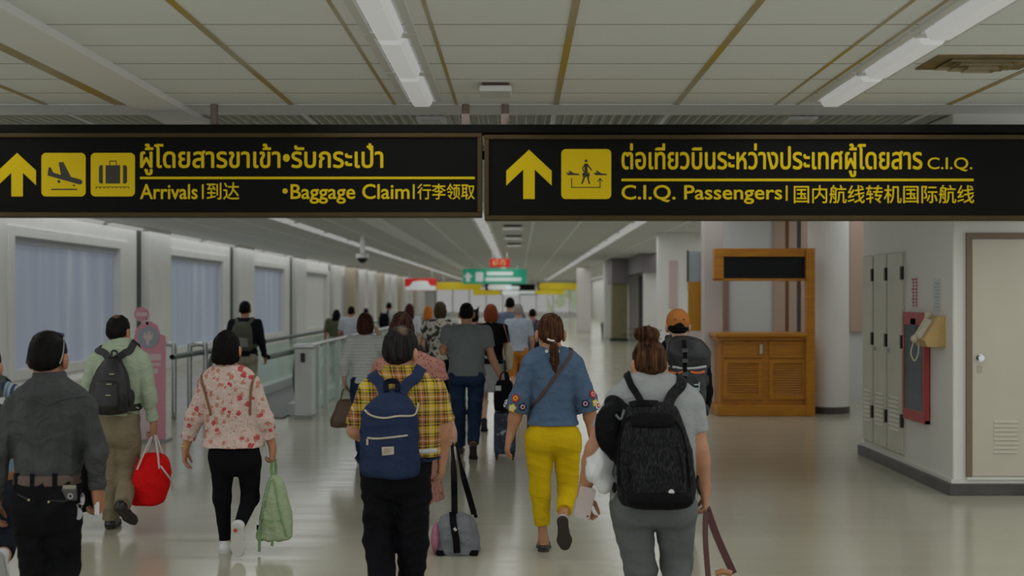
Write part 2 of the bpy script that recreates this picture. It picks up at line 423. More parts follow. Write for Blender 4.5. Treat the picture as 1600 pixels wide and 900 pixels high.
# far end wall: window at the right, glowing pane added across the rest to brighten it
e = MB(); e.box((XL, Y1, 0), (9.5, Y1+.2, .35)); e.box((XL, Y1, 2.7), (9.5, Y1+.2, CEIL)); e.box((XL, Y1, .35), (-7.5, Y1+.2, 2.7)); e.box((6.2, Y1, .35), (9.5, Y1+.2, 2.7))
e.build('wall_end', M('end_wall', (.74, .74, .72), .5))['kind'] = 'structure'
def garden_and_glow_mat():
    t = NT('window_and_added_glow'); f = t.noise(.9, 4); sp = t.n('ShaderNodeSeparateXYZ'); t.l(t.obj(), sp.inputs[0])
    c = t.ramp(t.math('MULTIPLY', f, t.math('GREATER_THAN', sp.outputs[0], 10.1)), [(.42, (.24, .24, .235)), (.55, (.14, .18, .09)), (.7, (.24, .245, .24))]); t.col((.1, .1, .1)); t.l(c, t.b.inputs['Emission Color']); t.b.inputs['Emission Strength'].default_value = 1.0; return t.mat
w = empty('window_5', (-7.5, Y1, .35)); w['kind'] = 'structure'
MB().box((0, .1, 0), (13.7, .14, 2.35)).build('pane', garden_and_glow_mat(), w)  # only the garden end is a window; the pale stretch is added glow
fr = MB()
for k in range(10): fr.box((13.7*k/9-.07, 0, 0), (13.7*k/9+.07, .12, 2.35))
fr.box((0, 0, .0), (13.7, .12, .1)); fr.build('frame', white, w)
# right side: far wall, columns, recesses
rw = MB().box((XR, 13.3, 0), (XR+.2, Y1, CEIL)); rw.build('wall_right', white)['kind'] = 'structure'
o = MB().box((3.05, 20.3, 0), (6.6, 20.5, CEIL)).build('wall_behind_counter', M('pale_panel', (.70, .72, .72), .5)); tag(o, kind='structure')
pink = M('pink_panel', (.62, .47, .45), .6); mauve = M('mauve_panel', (.32, .20, .18), .6); tan = M('tan_panel', (.52, .38, .30), .6)
o = MB().box((2.76, 18.3, 0), (3.04, 18.6, 3.3)).build('pilaster', M('pinkish_white', (.62, .57, .55), .55), bevel=.01); tag(o, kind='structure')
o = MB().box((3.4, 30, 0), (4.3, 30.3, CEIL), 0).box((3.68, 29.96, 1.45), (3.87, 30, 2.62), 1).box((4.12, 29.96, 1.9), (4.25, 30, 2.75), 1).build('wall_side_pier', [white, pink], bevel=.01); tag(o, kind='structure')
o = MB().box((4.3, 30.2, 0), (6.6, 30.3, CEIL)).build('wall_side_return', white); tag(o, kind='structure')
bk = MB()
for (x0, x1, yy, m, z1) in ((4.5, 4.97, 44, 0, 2.75), (4.47, 4.89, 50, 0, 2.9), (3.62, 3.92, 52, 0, CEIL), (2.96, 3.66, 62, 1, CEIL), (5.3, 5.9, 46, 0, 2.75)):
    o = MB().box((x0, yy, 0), (x1, yy+.5, z1)).build('column', white if m == 0 else M('bright_column', (.74, .70, .68), .5), bevel=.03); tag(o, kind='structure')
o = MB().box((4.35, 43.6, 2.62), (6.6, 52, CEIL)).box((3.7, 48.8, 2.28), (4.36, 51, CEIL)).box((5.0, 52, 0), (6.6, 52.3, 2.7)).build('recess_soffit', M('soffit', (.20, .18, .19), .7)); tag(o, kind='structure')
t = empty('shutter_cabinet', (4.02, 48.9, 0), 'olive green tall cabinet on a black plinth standing far down the hall between white columns', 'cabinet')
MB().box((-.3, 0, .1), (.32, .7, 2.27)).build('body', M('olive', (.24, .22, .11), .6, var=.1), t, bevel=.01); MB().box((-.36, -.06, 0), (.34, .7, .1)).build('plinth', black, t)
t = empty('litter_bin', (3.88, 55, 0), 'small dark green bin on the floor far down the hall', 'bin')
gb = M('bin_green', (.03, .06, .05), .5)
MB().tube([(0, 0, 0), (0, 0, .5)], [.16, .2], 16).build('body', gb, t); MB().tube([(0, 0, .5), (0, 0, .56), (0, 0, .66)], [.21, .21, .1], 16).build('lid', gb, t)
# service block on the right with lockers and door
bx0, by0, by1 = 3.76, 10.65, 13.42
o = MB().box((bx0, by0, .12), (9.4, by1, CEIL)).build('wall_block', M('block_paint', (.74, .725, .67), .5, var=.025, vscale=2), bevel=.012); tag(o, kind='structure')
o = MB().box((bx0-.05, by0-.05, 0), (9.4, by1+.05, .1)).build('baseboard_block', darkbase, bevel=.006); tag(o, kind='structure')
o = MB().box((bx0-.02, by0-.02, .1), (9.4, by1+.02, .135)).build('trim_1', M('trim_white', (.70, .69, .64), .5)); tag(o, kind='structure')
lockm = M('locker_paint', (.60, .58, .48), .45, var=.05, vscale=3); hinge = M('hinge', (.03, .025, .02), .4, .5); chrome = M('chrome', (.6, .6, .6), .2, 1)
brownf = M('brown_frame', (.20, .14, .09), .5)
def louvre(mb, o, u, n, w, h, cnt, d=.012):
    """pressed vent slots: cnt slats on a panel with right vector u and outward normal n"""
    o, u, n = Vector(o), Vector(u), Vector(n)
    for i in range(cnt):
        z = o+Vector((0, 0, h*(i+.2)/cnt)); q = h/cnt*.55
        mb.prism([z-u*w/2, z-u*w/2+n*d, z-u*w/2+Vector((0, 0, q))], u, w)
lab = ['tall cream locker door nearest the far end of the white service block', 'middle tall cream locker door on the side of the white service block', 'tall cream locker door beside the red fire hose cabinet']
for i, (ya, yb) in enumerate(((12.98, 13.34), (12.50, 12.92), (11.98, 12.44))):
    t = empty('locker', (bx0, (ya+yb)/2, .16), lab[i], 'locker', 'lockers on the service block'); h = (yb-ya)/2
    MB().box((-.012, -h-.02, 0), (.0, h+.02, 2.0)).build('frame', M('locker_frame', (.55, .53, .45), .5), t)
    d = MB().box((-.03, -h, .02), (-.01, h, 1.98)); louvre(d, (-.03, 0, .22), (0, 1, 0), (-1, 0, 0), h*1.3, .36, 8)
    d = d.build('door', lockm, t, bevel=.004)
    for z in (.28, 1.05, 1.72): MB().box((-.04, -h-.012, z), (-.008, -h+.03, z+.13)).build('hinge', hinge, d)
    if i: MB().disc((-.03, h-.06, 1.02), .022, (-1, 0, 0), .03, 14).build('knob', chrome, d)
# door on the front face of the block
t = empty('door_1', (3.87, by0, .155)); tag(t, kind='structure'); dw, dh = .95, 2.06
fr = MB().box((0, -.03, 0), (.045, .01, dh+.05)).box((.045, -.03, dh), (dw+.05, .01, dh+.05)).box((dw+.05, -.03, 0), (dw+.095, .01, dh+.05)); fr.build('frame', brownf, t)
d = MB().box((.05, -.02, .01), (dw+.045, -.004, dh-.005)); louvre(d, (.34, -.02, .2), (1, 0, 0), (0, -1, 0), .21, .3, 8)
d = d.build('leaf', M('door_cream', (.58, .53, .43), .5, var=.03, vscale=2), t, bevel=.003)
MB().disc((.115, -.02, 1.03), .033, (0, -1, 0), .006, 20).tube([(.115, -.02, 1.03), (.115, -.05, 1.03)], .012).disc((.115, -.045, 1.03), .026, (0, -1, 0), .02, 20).build('knob', chrome, d)
MB().box((.095, -.026, .90), (.135, -.019, .965)).build('lock_plate', M('lock_plate', (.45, .40, .30), .4), d)
MB().box((0, -.04, -.02), (dw+.1, .0, 0)).build('threshold', M('trim_white', (.7, .69, .64), .5), t)
# fire hose cabinet
t = empty('fire_hose_cabinet', (bx0-.006, 11.55, .55), 'shallow red framed fire hose cabinet with glass door on the white service block', 'fire cabinet'); t.scale = (.42, 1, 1)
redf = M('fire_red', (.42, .05, .05), .45, var=.1); ya, yb, hh = -.32, .32, 1.02
MB().box((-.10, ya, 0), (-.0, yb, .03)).box((-.10, ya, hh-.03), (0, yb, hh)).box((-.10, ya, 0), (0, ya+.03, hh)).box((-.10, yb-.03, 0), (0, yb, hh)).box((-.012, ya, 0), (-.004, yb, hh), 1).build('case', [redf, M('case_inside', (.35, .36, .36), .5)], t)
dr = MB().box((-.12, ya, 0), (-.1, yb, .10)).box((-.12, ya, hh-.12), (-.1, yb, hh)).box((-.12, ya, .1), (-.1, ya+.05, hh-.12)).box((-.12, yb-.05, .1), (-.1, yb, hh-.12)).build('door', redf, t, bevel=.004)
GLASS = thin_glass('cabinet_glass', (.6, .65, .68), .2)
MB().box((-.114, ya+.05, .1), (-.108, yb-.05, hh-.12)).build('pane', GLASS, dr)
MB().box((-.119, ya+.045, .095), (-.1, ya+.06, hh-.115)).box((-.119, yb-.06, .095), (-.1, yb-.045, hh-.115)).box((-.119, ya+.05, hh-.135), (-.1, yb-.05, hh-.118)).build('gasket', black, dr)
hs = MB(); hs.tube([(-.055, .17*math.cos(a*.5)*(.4+.6*(a/40)), .42+.17*math.sin(a*.5)*(.4+.6*(a/40))) for a in range(40)], .022, 8); hs.build('hose', M('hose', (.30, .32, .33), .7), t)
MB().box((-.12, -.07, .82), (-.04, .08, .96)).build('nozzle_box', M('dark_steel', (.04, .05, .07), .4), t)
# little notices on the block
t = empty('notice_strip', (bx0, 11.66, 1.60), 'narrow vertical white notice with red lettering above the fire hose cabinet', 'notice'); t.scale = (1, 1.8, 1)
MB().box((-.004, -.055, 0), (0, .055, .31)).build('plate', M('notice_white', (.66, .62, .6), .4), t)
rb = MB()
for j in (-.028, .022):
    for k in range(9): rb.box((-.006, j-.014, .02+k*.031), (-.0035, j+.012+.006*(k % 3), .042+k*.031))
rb.build('lettering', M('notice_red', (.45, .08, .10), .5), t)
t = empty('notice_strip', (bx0, 11.05, 1.585), 'narrow pale grey notice above the wall telephone', 'notice'); t.scale = (1, 1.8, 1)
MB().box((-.004, -.06, .0), (0, .055, .29)).build('plate', M('notice_grey', (.58, .60, .58), .4), t)
lb = MB()
for k in range(8): lb.box((-.006, -.04, .03+k*.03), (-.0035, .035-.01*(k % 3), .042+k*.03))
lb.build('lettering', M('notice_ink', (.40, .44, .44), .5), t)
# telephone on its wooden bracket
t = empty('wall_bracket', (bx0, 11.0, 1.27), 'pale wooden corner box fixed to the white block under the telephone', 'shelf')
wd = M('pale_wood', (.50, .33, .12), .5, var=.1, vscale=8)
MB().prism([(0, -.17, 0), (-.16, -.17, 0), (-.19, -.17, .06), (-.06, -.17, .27), (0, -.17, .27)], (0, 1, 0), .3).build('body', wd, t, bevel=.004)
t = empty('telephone', (bx0-.12, 11.02, 1.41), 'cream telephone with handset resting on the wooden wall box', 'telephone'); tc = M('phone_cream', (.55, .50, .36), .4)
f = Field(.006); f.add(p_box((-.01, 0, .01), (.105, .085, .03), .02, Matrix.Rotation(-1.02, 3, 'Y')))
f.build('base', tc, t)
f = Field(.005); f.add(p_cone((-.075, .02, -.06), (.035, .02, .135), .02, .02, .8)).add(p_ell((-.085, .02, -.075), (.036, .032, .036)), .02).add(p_ell((.04, .02, .145), (.036, .032, .034)), .02); f.build('handset', tc, t)
MB().tube(catmull([(-.095, .02, -.1), (-.12, .02, -.2), (-.09, .01, -.27), (-.06, 0, -.2), (-.06, .0, -.09)], 10), .005, 6).build('cord', tc, t)
# wooden counter
WOOD = None
def wood_mat():
    t = NT('counter_wood'); f = t.noise(3, 4, t.map((1, 1, 9))); t.set(Roughness=.35)
    t.col(t.ramp(f, [(.3, (.42, .155, .008)), (.7, (.58, .24, .012))])); return t.mat
WOOD = wood_mat(); wdark = M('wood_recess', (.25, .09, .015), .5)
cy = 17.8; cx0, cx1 = 2.86, 4.27
t = empty('service_counter', (cx0, cy, 0), 'honey brown wooden service counter with louvred panels and an overhead header', 'counter'); w = cx1-cx0
MB().box((0, -.08, 0), (w-.0, .75, .16)).build('plinth', WOOD, t, bevel=.015)
MB().box((.06, 0, .16), (w-.06, .7, 1.12)).build('body', WOOD, t)
MB().box((-.03, -.12, 1.14), (w-.1, .8, 1.2)).box((-.0, -.07, 1.09), (w-.1, .75, 1.14)).build('counter_top', WOOD, t, bevel=.012)
for k, (a, q) in enumerate(((.10, .66), (.76, 1.30))):
    p = MB().box((a, -.03, .24), (q, 0, .30)).box((a, -.03, .76), (q, 0, .82)).box((a, -.03, .30), (a+.06, 0, .76)).box((q-.06, -.03, .30), (q, 0, .76)).box((a+.06, -.008, .3), (q-.06, 0, .76), 1)
    for i in range(13):
        z = .305+i*.035; p.prism([(a+.06, -.006, z), (a+.06, -.024, z), (a+.06, -.006, z+.03)], (1, 0, 0), q-a-.12)
    p.build('louvre_panel', [WOOD, wdark], t)
    p = MB().box((a, -.03, .84), (q, 0, .88)).box((a, -.03, 1.04), (q, 0, 1.08)).box((a, -.03, .88), (a+.05, 0, 1.04)).box((q-.05, -.03, .88), (q, 0, 1.04)).box((a+.05, -.015, .88), (q-.05, 0, 1.04)).build('drawer', WOOD, t, bevel=.004)
    if k == 0: MB().box((q-.035, -.045, .90), (q-.0, -.03, 1.03)).build('label_plate', M('plate_grey', (.6, .58, .55), .4), p)
MB().box((w-.13, -.1, 0), (w, .02, 2.42)).build('post', WOOD, t, bevel=.01)
hd = MB().box((-.04, -.06, 2.30), (w-.13, .1, 2.42)).box((-.04, -.06, 1.96), (.10, .1, 2.30)).box((-.04, -.06, 1.95), (w-.13, .1, 1.985)).build('header', WOOD, t, bevel=.006)
MB().box((.10, -.02, 1.985), (w-.13, .03, 2.30)).build('display_panel', M('display_black', (.010, .011, .014), .4, spec=.2), hd)
# slatted wall panel behind the counter
t = empty('slat_panel', (4.20, 20.28, 1.0), 'vertical slatted wall panel in tan and dark brown behind the wooden counter', 'wall panel')
for k, (a, q, mm) in enumerate(((0, .19, tan), (.2, .24, wdark), (.25, .38, tan), (.40, .44, M('dark_slat', (.09, .06, .05), .6)), (.45, .60, tan), (.62, .66, wdark))):
    MB().box((a, -.03 if mm is tan else -.012, 0), (q, .0, 2.28)).build('slat', mm, t)
o = MB().box((3.32, 20.24, 1.1), (3.46, 20.29, 2.2)).build('wall_panel', mauve); tag(o, 'narrow mauve upright panel on the wall behind the wooden counter', 'wall panel')
o = MB().box((5.45, 20.2, 1.15), (5.68, 20.29, 3.0)).build('wall_panel', tan); tag(o, 'tall tan panel on the wall between the white column and the service block', 'wall panel')
# booth further back, left of the counter
t = empty('ticket_booth', (2.9, 21, 0), 'orange panelled booth with grey glass top and a white ledge left of the wooden counter', 'booth')
og = M('booth_orange', (.50, .22, .01), .45)
MB().box((.0, 0, 0), (.26, 1.2, .86)).build('base', wdark, t); MB().box((-.04, -.12, 1.0), (.24, 1.2, 1.14)).build('ledge', M('ledge_white', (.66, .6, .55), .5), t)
MB().box((0, 0, 1.14), (.25, .06, 1.98)).build('panel', og, t); MB().box((0, .02, 1.98), (.25, .05, 2.50)).build('pane', M('booth_glass', (.36, .40, .44), .2), t)
MB().box((.23, -.06, 0), (.31, .06, 2.58)).build('post', M('booth_post', (.26, .11, .03), .5), t); MB().box((-.02, -.01, 1.98), (.0, .06, 2.52)).build('frame', black, t); MB().box((0, 0, .86), (.25, 1.2, 1.0)).build('shelf', wdark, t)
# round white column
co = MB(); cr = .30; cc = Vector((4.62, 18.35, 0))
o = MB().tube([cc, cc+Vector((0, 0, CEIL))], cr, 48).mesh('column', True); o = link('column', o, white); tag(o, kind='structure')
mod = o.modifiers.new('e', 'EDGE_SPLIT')
o = MB().tube([cc, cc+Vector((0, 0, .1))], cr+.012, 48).build('baseboard_column', darkbase); tag(o, kind='structure')
# ------------------------------------------------------------------ lamps
lamp_white = M('lamp_housing', (.74, .74, .73), .4); lampm = M('diffuser', (.62, .62, .62), .6, emit=DIFF_E/.62, spec=.1)
def light_proto(L, W):
    t = empty('ceiling_light', (0, 0, CEIL))
    MB().box((-W/2-.05, -L/2, -.02), (-W/2, L/2, .0)).box((W/2, -L/2, -.02), (W/2+.05, L/2, 0)).box((-W/2, -L/2, -.03), (W/2, -L/2+.05, 0)).box((-W/2, L/2-.05, -.03), (W/2, L/2, 0)).build('housing', lamp_white, t)
    d = MB()
    pr = [(-W/2+.02, -.012), (-W/2+.035, -.05), (-W/4, -.07), (W/4, -.07), (W/2-.035, -.05), (W/2-.02, -.012)]
    d.prism([(x, -L/2+.05, z) for x, z in pr], (0, 1, 0), L-.1).build('diffuser', lampm, t); return t
rows = {'left window row': -8.63, 'row left of white beam': -4.72, 'row right of white beam': -.77, 'row over the hall centre': 2.5, 'row by the right wall': 6.05}
near = light_proto(1.24, .22); far = light_proto(3.6, .26); n0 = n1 = 0
for rn, x in rows.items():
    ys = []
    if x in (-.77, 2.5): ys += [(4.19+1.27*k, near) for k in range(5)]
    elif x == -4.72: ys += [(9.9, near)]
    ys += [(15.8+3.9*k, far) for k in range(24 if x != -8.63 else 14) if not (x > 6 and k < 2)]
    for yy, pr in ys:
        first = (pr is near and n0 == 0) or (pr is far and n1 == 0)
        o = pr if first else copy_tree(pr); n0 += pr is near; n1 += pr is far
        o.location = (x, yy, CEIL)
        wh = 'before the sign' if yy < 10.2 else ('just past the sign' if yy < 27 else ('midway down the hall' if yy < 60 else 'far down the hall'))
        tag(o, 'white ceiling light, %s, %s' % (rn, wh), 'ceiling light', '%s lights %s' % (rn, wh))
def strip(x, ya, yb, wpm):
    l = bpy.data.lights.new('lamp', 'AREA'); l.shape = 'RECTANGLE'; l.size = 1.6; l.size_y = yb-ya; l.energy = wpm*(yb-ya); l.color = (.97, .99, 1.0)
    o = bpy.data.objects.new('lamp', l); o.location = (x, (ya+yb)/2, CEIL-.08); COL.objects.link(o)
for x in rows.values():
    for ya, yb in ((-2, 4), (4, 10.7), (14.0, 40), (40, 75), (75, 110)): strip(x if x < 6 else 5.6, ya, yb, LAMP_W*(1.0 if yb > 12 else 1.1))
# ------------------------------------------------------------------ ceiling fittings
def detector(x, y):
    t = empty('smoke_detector', (x, y, CEIL))
    MB().box((-.12, -.16, -.07), (.12, .16, -.025)).build('cover', lamp_white, t, bevel=.012); MB().box((-.1, -.13, -.025), (.1, .13, 0)).build('base', M('detector_gap', (.10, .04, .04), .6), t); return t
dt = detector(-.17, 9.25); tag(dt, 'white box detector with dark base on the ceiling in front of the sign', 'detector', 'box detectors on the ceiling')
for i, yy in enumerate((27.0, 31.4, 35.8)):
    o = copy_tree(dt); o.location = (-.12, yy, CEIL); o.scale = (1.9, 1.5, 1.5); tag(o, 'white box detector past the sign, %s in line down the hall' % ('first', 'second', 'third')[i], 'detector')
for xx in (-.77, 2.5):
    t = empty('emergency_light', (xx, 10.95, CEIL), 'small white emergency lamp box set in the slatted ceiling bay %s' % ('right of the white beam' if xx < 0 else 'over the hall centre'), 'lamp')
    MB().box((-.13, -.16, -.03), (.13, .16, .0)).build('housing', lamp_white, t, bevel=.008); MB().box((-.08, -.1, -.036), (.08, .1, -.03)).build('diffuser', M('emergency_glass', (.5, .56, .52), .3), t)
t = empty('air_vent', (3.12, 8.32, CEIL), 'stained square air diffuser in the ceiling by the hall centre lights', 'vent')
vm = M('vent_metal', (.36, .30, .18), .5, var=.25, vscale=5); vf = MB()
for k in range(4):
    s = .33-.075*k; z = -.012-.018*k
    vf.prism([(-s, -s*.66, z), (s, -s*.66, z), (s*.9, -s*.58, z+.022), (-s*.9, -s*.58, z+.022)], (0, 0, 1), .004).prism([(-s, s*.66, z), (s, s*.66, z), (s*.9, s*.58, z+.022), (-s*.9, s*.58, z+.022)], (0, 0, 1), .004)
    vf.prism([(-s, -s*.66, z), (-s, s*.66, z), (-s*.9, s*.58, z+.022), (-s*.9, -s*.58, z+.022)], (0, 0, 1), .004).prism([(s, -s*.66, z), (s, s*.66, z), (s*.9, s*.58, z+.022), (s*.9, -s*.58, z+.022)], (0, 0, 1), .004)
vf.build('louvre', vm, t); MB().box((-.36, -.24, -.012), (.36, .24, 0)).build('frame', M('vent_dark', (.20, .14, .05), .6, var=.3, vscale=6), t)
t = empty('dome_camera', (-3.8, 30, CEIL), 'black dome camera under a white bracket hanging above the moving walkway', 'camera')
MB().box((-.05, -.05, -.55), (.05, .05, 0)).build('bracket', lamp_white, t); f = Field(.02); f.add(p_ell((0, 0, -.62), (.13, .13, .13))); f.build('dome', M('dome_black', (.01, .01, .012), .15), t); MB().tube([(0, 0, -.62), (0, 0, -.52)], .16, 20).build('collar', lamp_white, t)
o = MB().disc((-5.05, 8.35, CEIL), .16, (0, 0, -1), .02, 24).build('ceiling_speaker', M('cap_cream', (.68, .66, .52), .5)); tag(o, 'round cream cover disc on the ceiling tiles left of the white beam', 'speaker')
# ------------------------------------------------------------------ signs
SY = 10.1; S10 = SY/F
YEL = M('sign_yellow', (.60, .43, .008), .6, emit=.11, spec=.1); SBLK = M('sign_black', (.007, .007, .006), .7, spec=.1); SBR = M('sign_brown', (.065, .040, .011), .5, var=.15, spec=.2)
def fit_text(name, body, rect, mat, Y, parent, bold=0, cell=.0025, th=.006):
    """raised lettering fitted to a rectangle (x0, z0, x1, z1) on the plane y = Y; strokes thickened by bold"""
    cu = bpy.data.curves.new(name, 'FONT'); cu.body = body; cu.size = 1; cu.resolution_u = 4; cu.fill_mode = 'NONE'
    ob = bpy.data.objects.new(name, cu); COL.objects.link(ob); dg = bpy.context.evaluated_depsgraph_get(); dg.update()
    me = bpy.data.meshes.new_from_object(ob.evaluated_get(dg)); bpy.data.objects.remove(ob); bpy.data.curves.remove(cu)
    n = len(me.vertices); co = np.zeros(n*3); me.vertices.foreach_get('co', co); co = co.reshape(-1, 3)
    ed = np.zeros(len(me.edges)*2, np.int32); me.edges.foreach_get('vertices', ed); ed = ed.reshape(-1, 2); bpy.data.meshes.remove(me)
    lo, hi = co.min(0), co.max(0); x0, z0, x1, z1 = rect; b = bold
    X = x0+b+(co[:, 0]-lo[0])*(x1-x0-2*b)/(hi[0]-lo[0]); Z = z0+b+(co[:, 1]-lo[1])*(z1-z0-2*b)/(hi[1]-lo[1])
    mg = b+4*cell; nx = int((x1-x0+2*mg)/cell)+2; nz = int((z1-z0+2*mg)/cell)+2; gx = x0-mg+cell*np.arange(nx); gz = z0-mg+cell*np.arange(nz)+1e-7
    Wn = np.zeros((nx+1, nz)); D = np.full((nx, nz), mg)
    for i, j in ed:
        i, j = (min(i, j), max(i, j)) if abs(i-j) == 1 else (max(i, j), min(i, j))
        ax, az, bx, bz = X[i], Z[i], X[j], Z[j]; sg = 1 if bz > az else -1
        r = np.arange(np.searchsorted(gz, min(az, bz)), np.searchsorted(gz, max(az, bz)))
        if len(r): np.add.at(Wn, (np.searchsorted(gx, ax+(gz[r]-az)*(bx-ax)/(bz-az)), r), sg)
        s0 = max(0, int((min(ax, bx)-mg-gx[0])/cell)); s1 = min(nx, int((max(ax, bx)+mg-gx[0])/cell)+2); t0 = max(0, int((min(az, bz)-mg-gz[0])/cell)); t1 = min(nz, int((max(az, bz)+mg-gz[0])/cell)+2)
        px_, pz_ = gx[s0:s1, None]-ax, gz[None, t0:t1]-az; ux, uz = bx-ax, bz-az; t = np.clip((px_*ux+pz_*uz)/(ux*ux+uz*uz+1e-12), 0, 1)
        D[s0:s1, t0:t1] = np.minimum(D[s0:s1, t0:t1], np.sqrt((px_-t*ux)**2+(pz_-t*uz)**2))
    Wn = np.cumsum(Wn, 0)[:nx]; d2 = np.where(Wn != 0, -D, D)-b
    gy = (np.arange(7)-3)*th/3.4; G = np.maximum(d2[:, None, :], (np.abs(gy)-th/2)[None, :, None]*.6).astype(np.float32)
    v, q = nets(G, np.zeros(3), 1.0); v = np.stack([gx[0]+v[:, 0]*cell, Y+th/2-.001+(v[:, 1]-3)*th/3.4, gz[0]+v[:, 2]*cell], 1)
    o = link(name, raw_mesh(name, v, q), mat, parent); o.data.polygons.foreach_set('use_smooth', np.zeros(len(q), bool)); return o
def px(p, o, Y=SY): return (P3(p[0], p[1], Y)-o)
class SignFace:
    def __init__(s, t, o, Y): s.t, s.o, s.Y = t, o, Y; s.y = 0
    def L(s, x, y, dep): q = P3(x, y, s.Y)-s.o; return Vector((q.x, dep, q.z))
    def poly(s, pts, dep, th=.003): return [s.L(x, y, dep) for x, y in pts]
    def text(s, name, body, r, mat, bold, dep):
        a = s.L(r[0], r[3], dep); b = s.L(r[2], r[1], dep); return fit_text(name, body, (a.x, a.z, b.x, b.z), mat, dep, s.t, bold)
def rrect(x0, y0, x1, y1, r, k=6):
    out = []
    for cx, cy, a in ((x1-r, y1-r, 0), (x0+r, y1-r, 90), (x0+r, y0+r, 180), (x1-r, y0+r, 270)):
        out += [(cx+r*math.cos(math.radians(a+90*i/k)), cy+r*math.sin(math.radians(a+90*i/k))) for i in range(k+1)]
    return out
ND = (0, -1, 0)
def sign(x0, y0, x1, y1, label, bw=7):
    o = P3(x0, y1, SY); t = empty('overhead_sign', o, label, 'sign', None); f = SignFace(t, o, SY)
    a = f.L(x0, y1, 0); b = f.L(x1, y0, 0); q = bw*S10
    MB().box((a.x+q*.5, .0, a.z+q*.5), (b.x-q*.5, .14, b.z-q*.5)).build('panel', SBLK, t)
    MB().box((a.x, -.025, a.z), (b.x, .15, a.z+q)).box((a.x, -.025, b.z-q), (b.x, .15, b.z)).box((a.x, -.025, a.z+q), (a.x+q, .15, b.z-q)).box((b.x-q, -.025, a.z+q), (b.x, .15, b.z-q)).build('frame', SBR, t, bevel=.005)
    return t, f
def arrow(f, cx, y0, y1, hw, sw):
    k = hw*.93; MB_ = MB().prism(f.poly([(cx, y0), (cx+hw, y0+k), (cx+hw, y0+k+23), (cx+sw, y0+k+23-(hw-sw)*.95), (cx+sw, y1), (cx-sw, y1), (cx-sw, y0+k+23-(hw-sw)*.95), (cx-hw, y0+k+23), (cx-hw, y0+k)], -.001), ND, .003)
    MB_.build('arrow', YEL, f.t)
t1, f = sign(-45, 208, 753, 339, 'black overhead sign in yellow Thai and English for arrivals and baggage claim')
arrow(f, 27, 239, 307, 29.5, 9)
def picto(f, x0, y0, x1, y1): return MB().prism(f.poly(rrect(x0, y0, x1, y1, 7), -.001), ND, .003).build('pictogram', YEL, f.t)
INK = M('sign_ink', (.02, .015, .005), .5)
p = picto(f, 65, 239, 134, 307)
def ink(f, par, shapes, name='symbol'):
    mb = MB()
    for s in shapes: mb.prism(f.poly(s, -.0045), ND, .0015)
    return mb.build(name, INK, par)
def bar(x0, y0, x1, y1, w):
    dx, dy = x1-x0, y1-y0; L = math.hypot(dx, dy); nx, ny = -dy/L*w/2, dx/L*w/2
    return [(x0+nx, y0+ny), (x1+nx, y1+ny), (x1-nx, y1-ny), (x0-nx, y0-ny)]
circ = lambda x, y, r, k=14: [(x+r*math.cos(2*PI*i/k), y+r*math.sin(2*PI*i/k)) for i in range(k)]
Z1 = lambda pts: [(x/6.4, 220+y/6.4) for x, y in pts]
ink(f, p, [Z1([(488, 265), (512, 268), (530, 312), (545, 322), (612, 342), (588, 216), (635, 213), (712, 362), (800, 385), (824, 400), (826, 420), (812, 436), (790, 436), (478, 348)]), circ(92.3, 283.6, 2.4), circ(116, 289.8, 1.5), bar(80, 296, 121, 296, 2)])
p = picto(f, 142, 239, 211, 307)
ink(f, p, [Z1([(1058, 245), (1203, 245), (1203, 428), (1058, 428)]), Z1([(1005, 245), (1030, 245), (1030, 428), (1005, 428), (992, 412), (992, 262)]), Z1([(1232, 245), (1258, 245), (1272, 262), (1272, 412), (1258, 428), (1232, 428)]),
           bar(171.8, 258, 171.8, 252, 1.2), bar(182.2, 258, 182.2, 252, 1.2), bar(171.4, 251.8, 182.6, 251.8, 1.4), bar(150, 292.3, 202, 292.3, 1.0)]+[bar(150.5+6.4*k, 292, 150.5+6.4*k, 295, 1) for k in range(9)])
f.text('thai_lettering', 'ผู้โดยสารขาเข้า•รับกระเป๋า', (219, 224, 599, 274), YEL, .0037, -.005)
MB().prism(f.poly([(219, 276.2), (742, 276.2), (742, 280), (219, 280)], -.001), ND, .003).build('rule_line', YEL, t1)
f.text('english_lettering', 'Arrivals', (219, 287.5, 309, 311.5), YEL, .0026, -.005); f.text('divider', '|', (315.5, 288, 318.5, 311), YEL, .0005, -.005)
f.text('chinese_lettering', '到达', (323, 285, 374, 312), YEL, .0014, -.005); MB().prism(f.poly(circ(445.5, 298.5, 4.2), -.001), ND, .003).build('bullet', YEL, t1)
f.text('english_lettering', 'Baggage Claim', (454, 287.5, 640, 318.5), YEL, .0026, -.005); f.text('divider', '|', (645, 288, 648, 311), YEL, .0005, -.005)
f.text('chinese_lettering', '行李领取', (652, 287, 742, 312), YEL, .0014, -.005)
t2, f = sign(757, 211, 1690, 344, 'black overhead sign in yellow Thai and English for transfer passengers')
arrow(f, 826.5, 234, 311, 35.5, 9)
p = picto(f, 877, 233, 955, 311)
Z2 = lambda pts: [(780+x*190/1555, 220+y*190/1555) for x, y in pts]
pl = [(852, 408), (885, 412), (905, 404), (880, 390), (900, 382), (955, 416), (1025, 424), (1025, 440), (880, 440)]
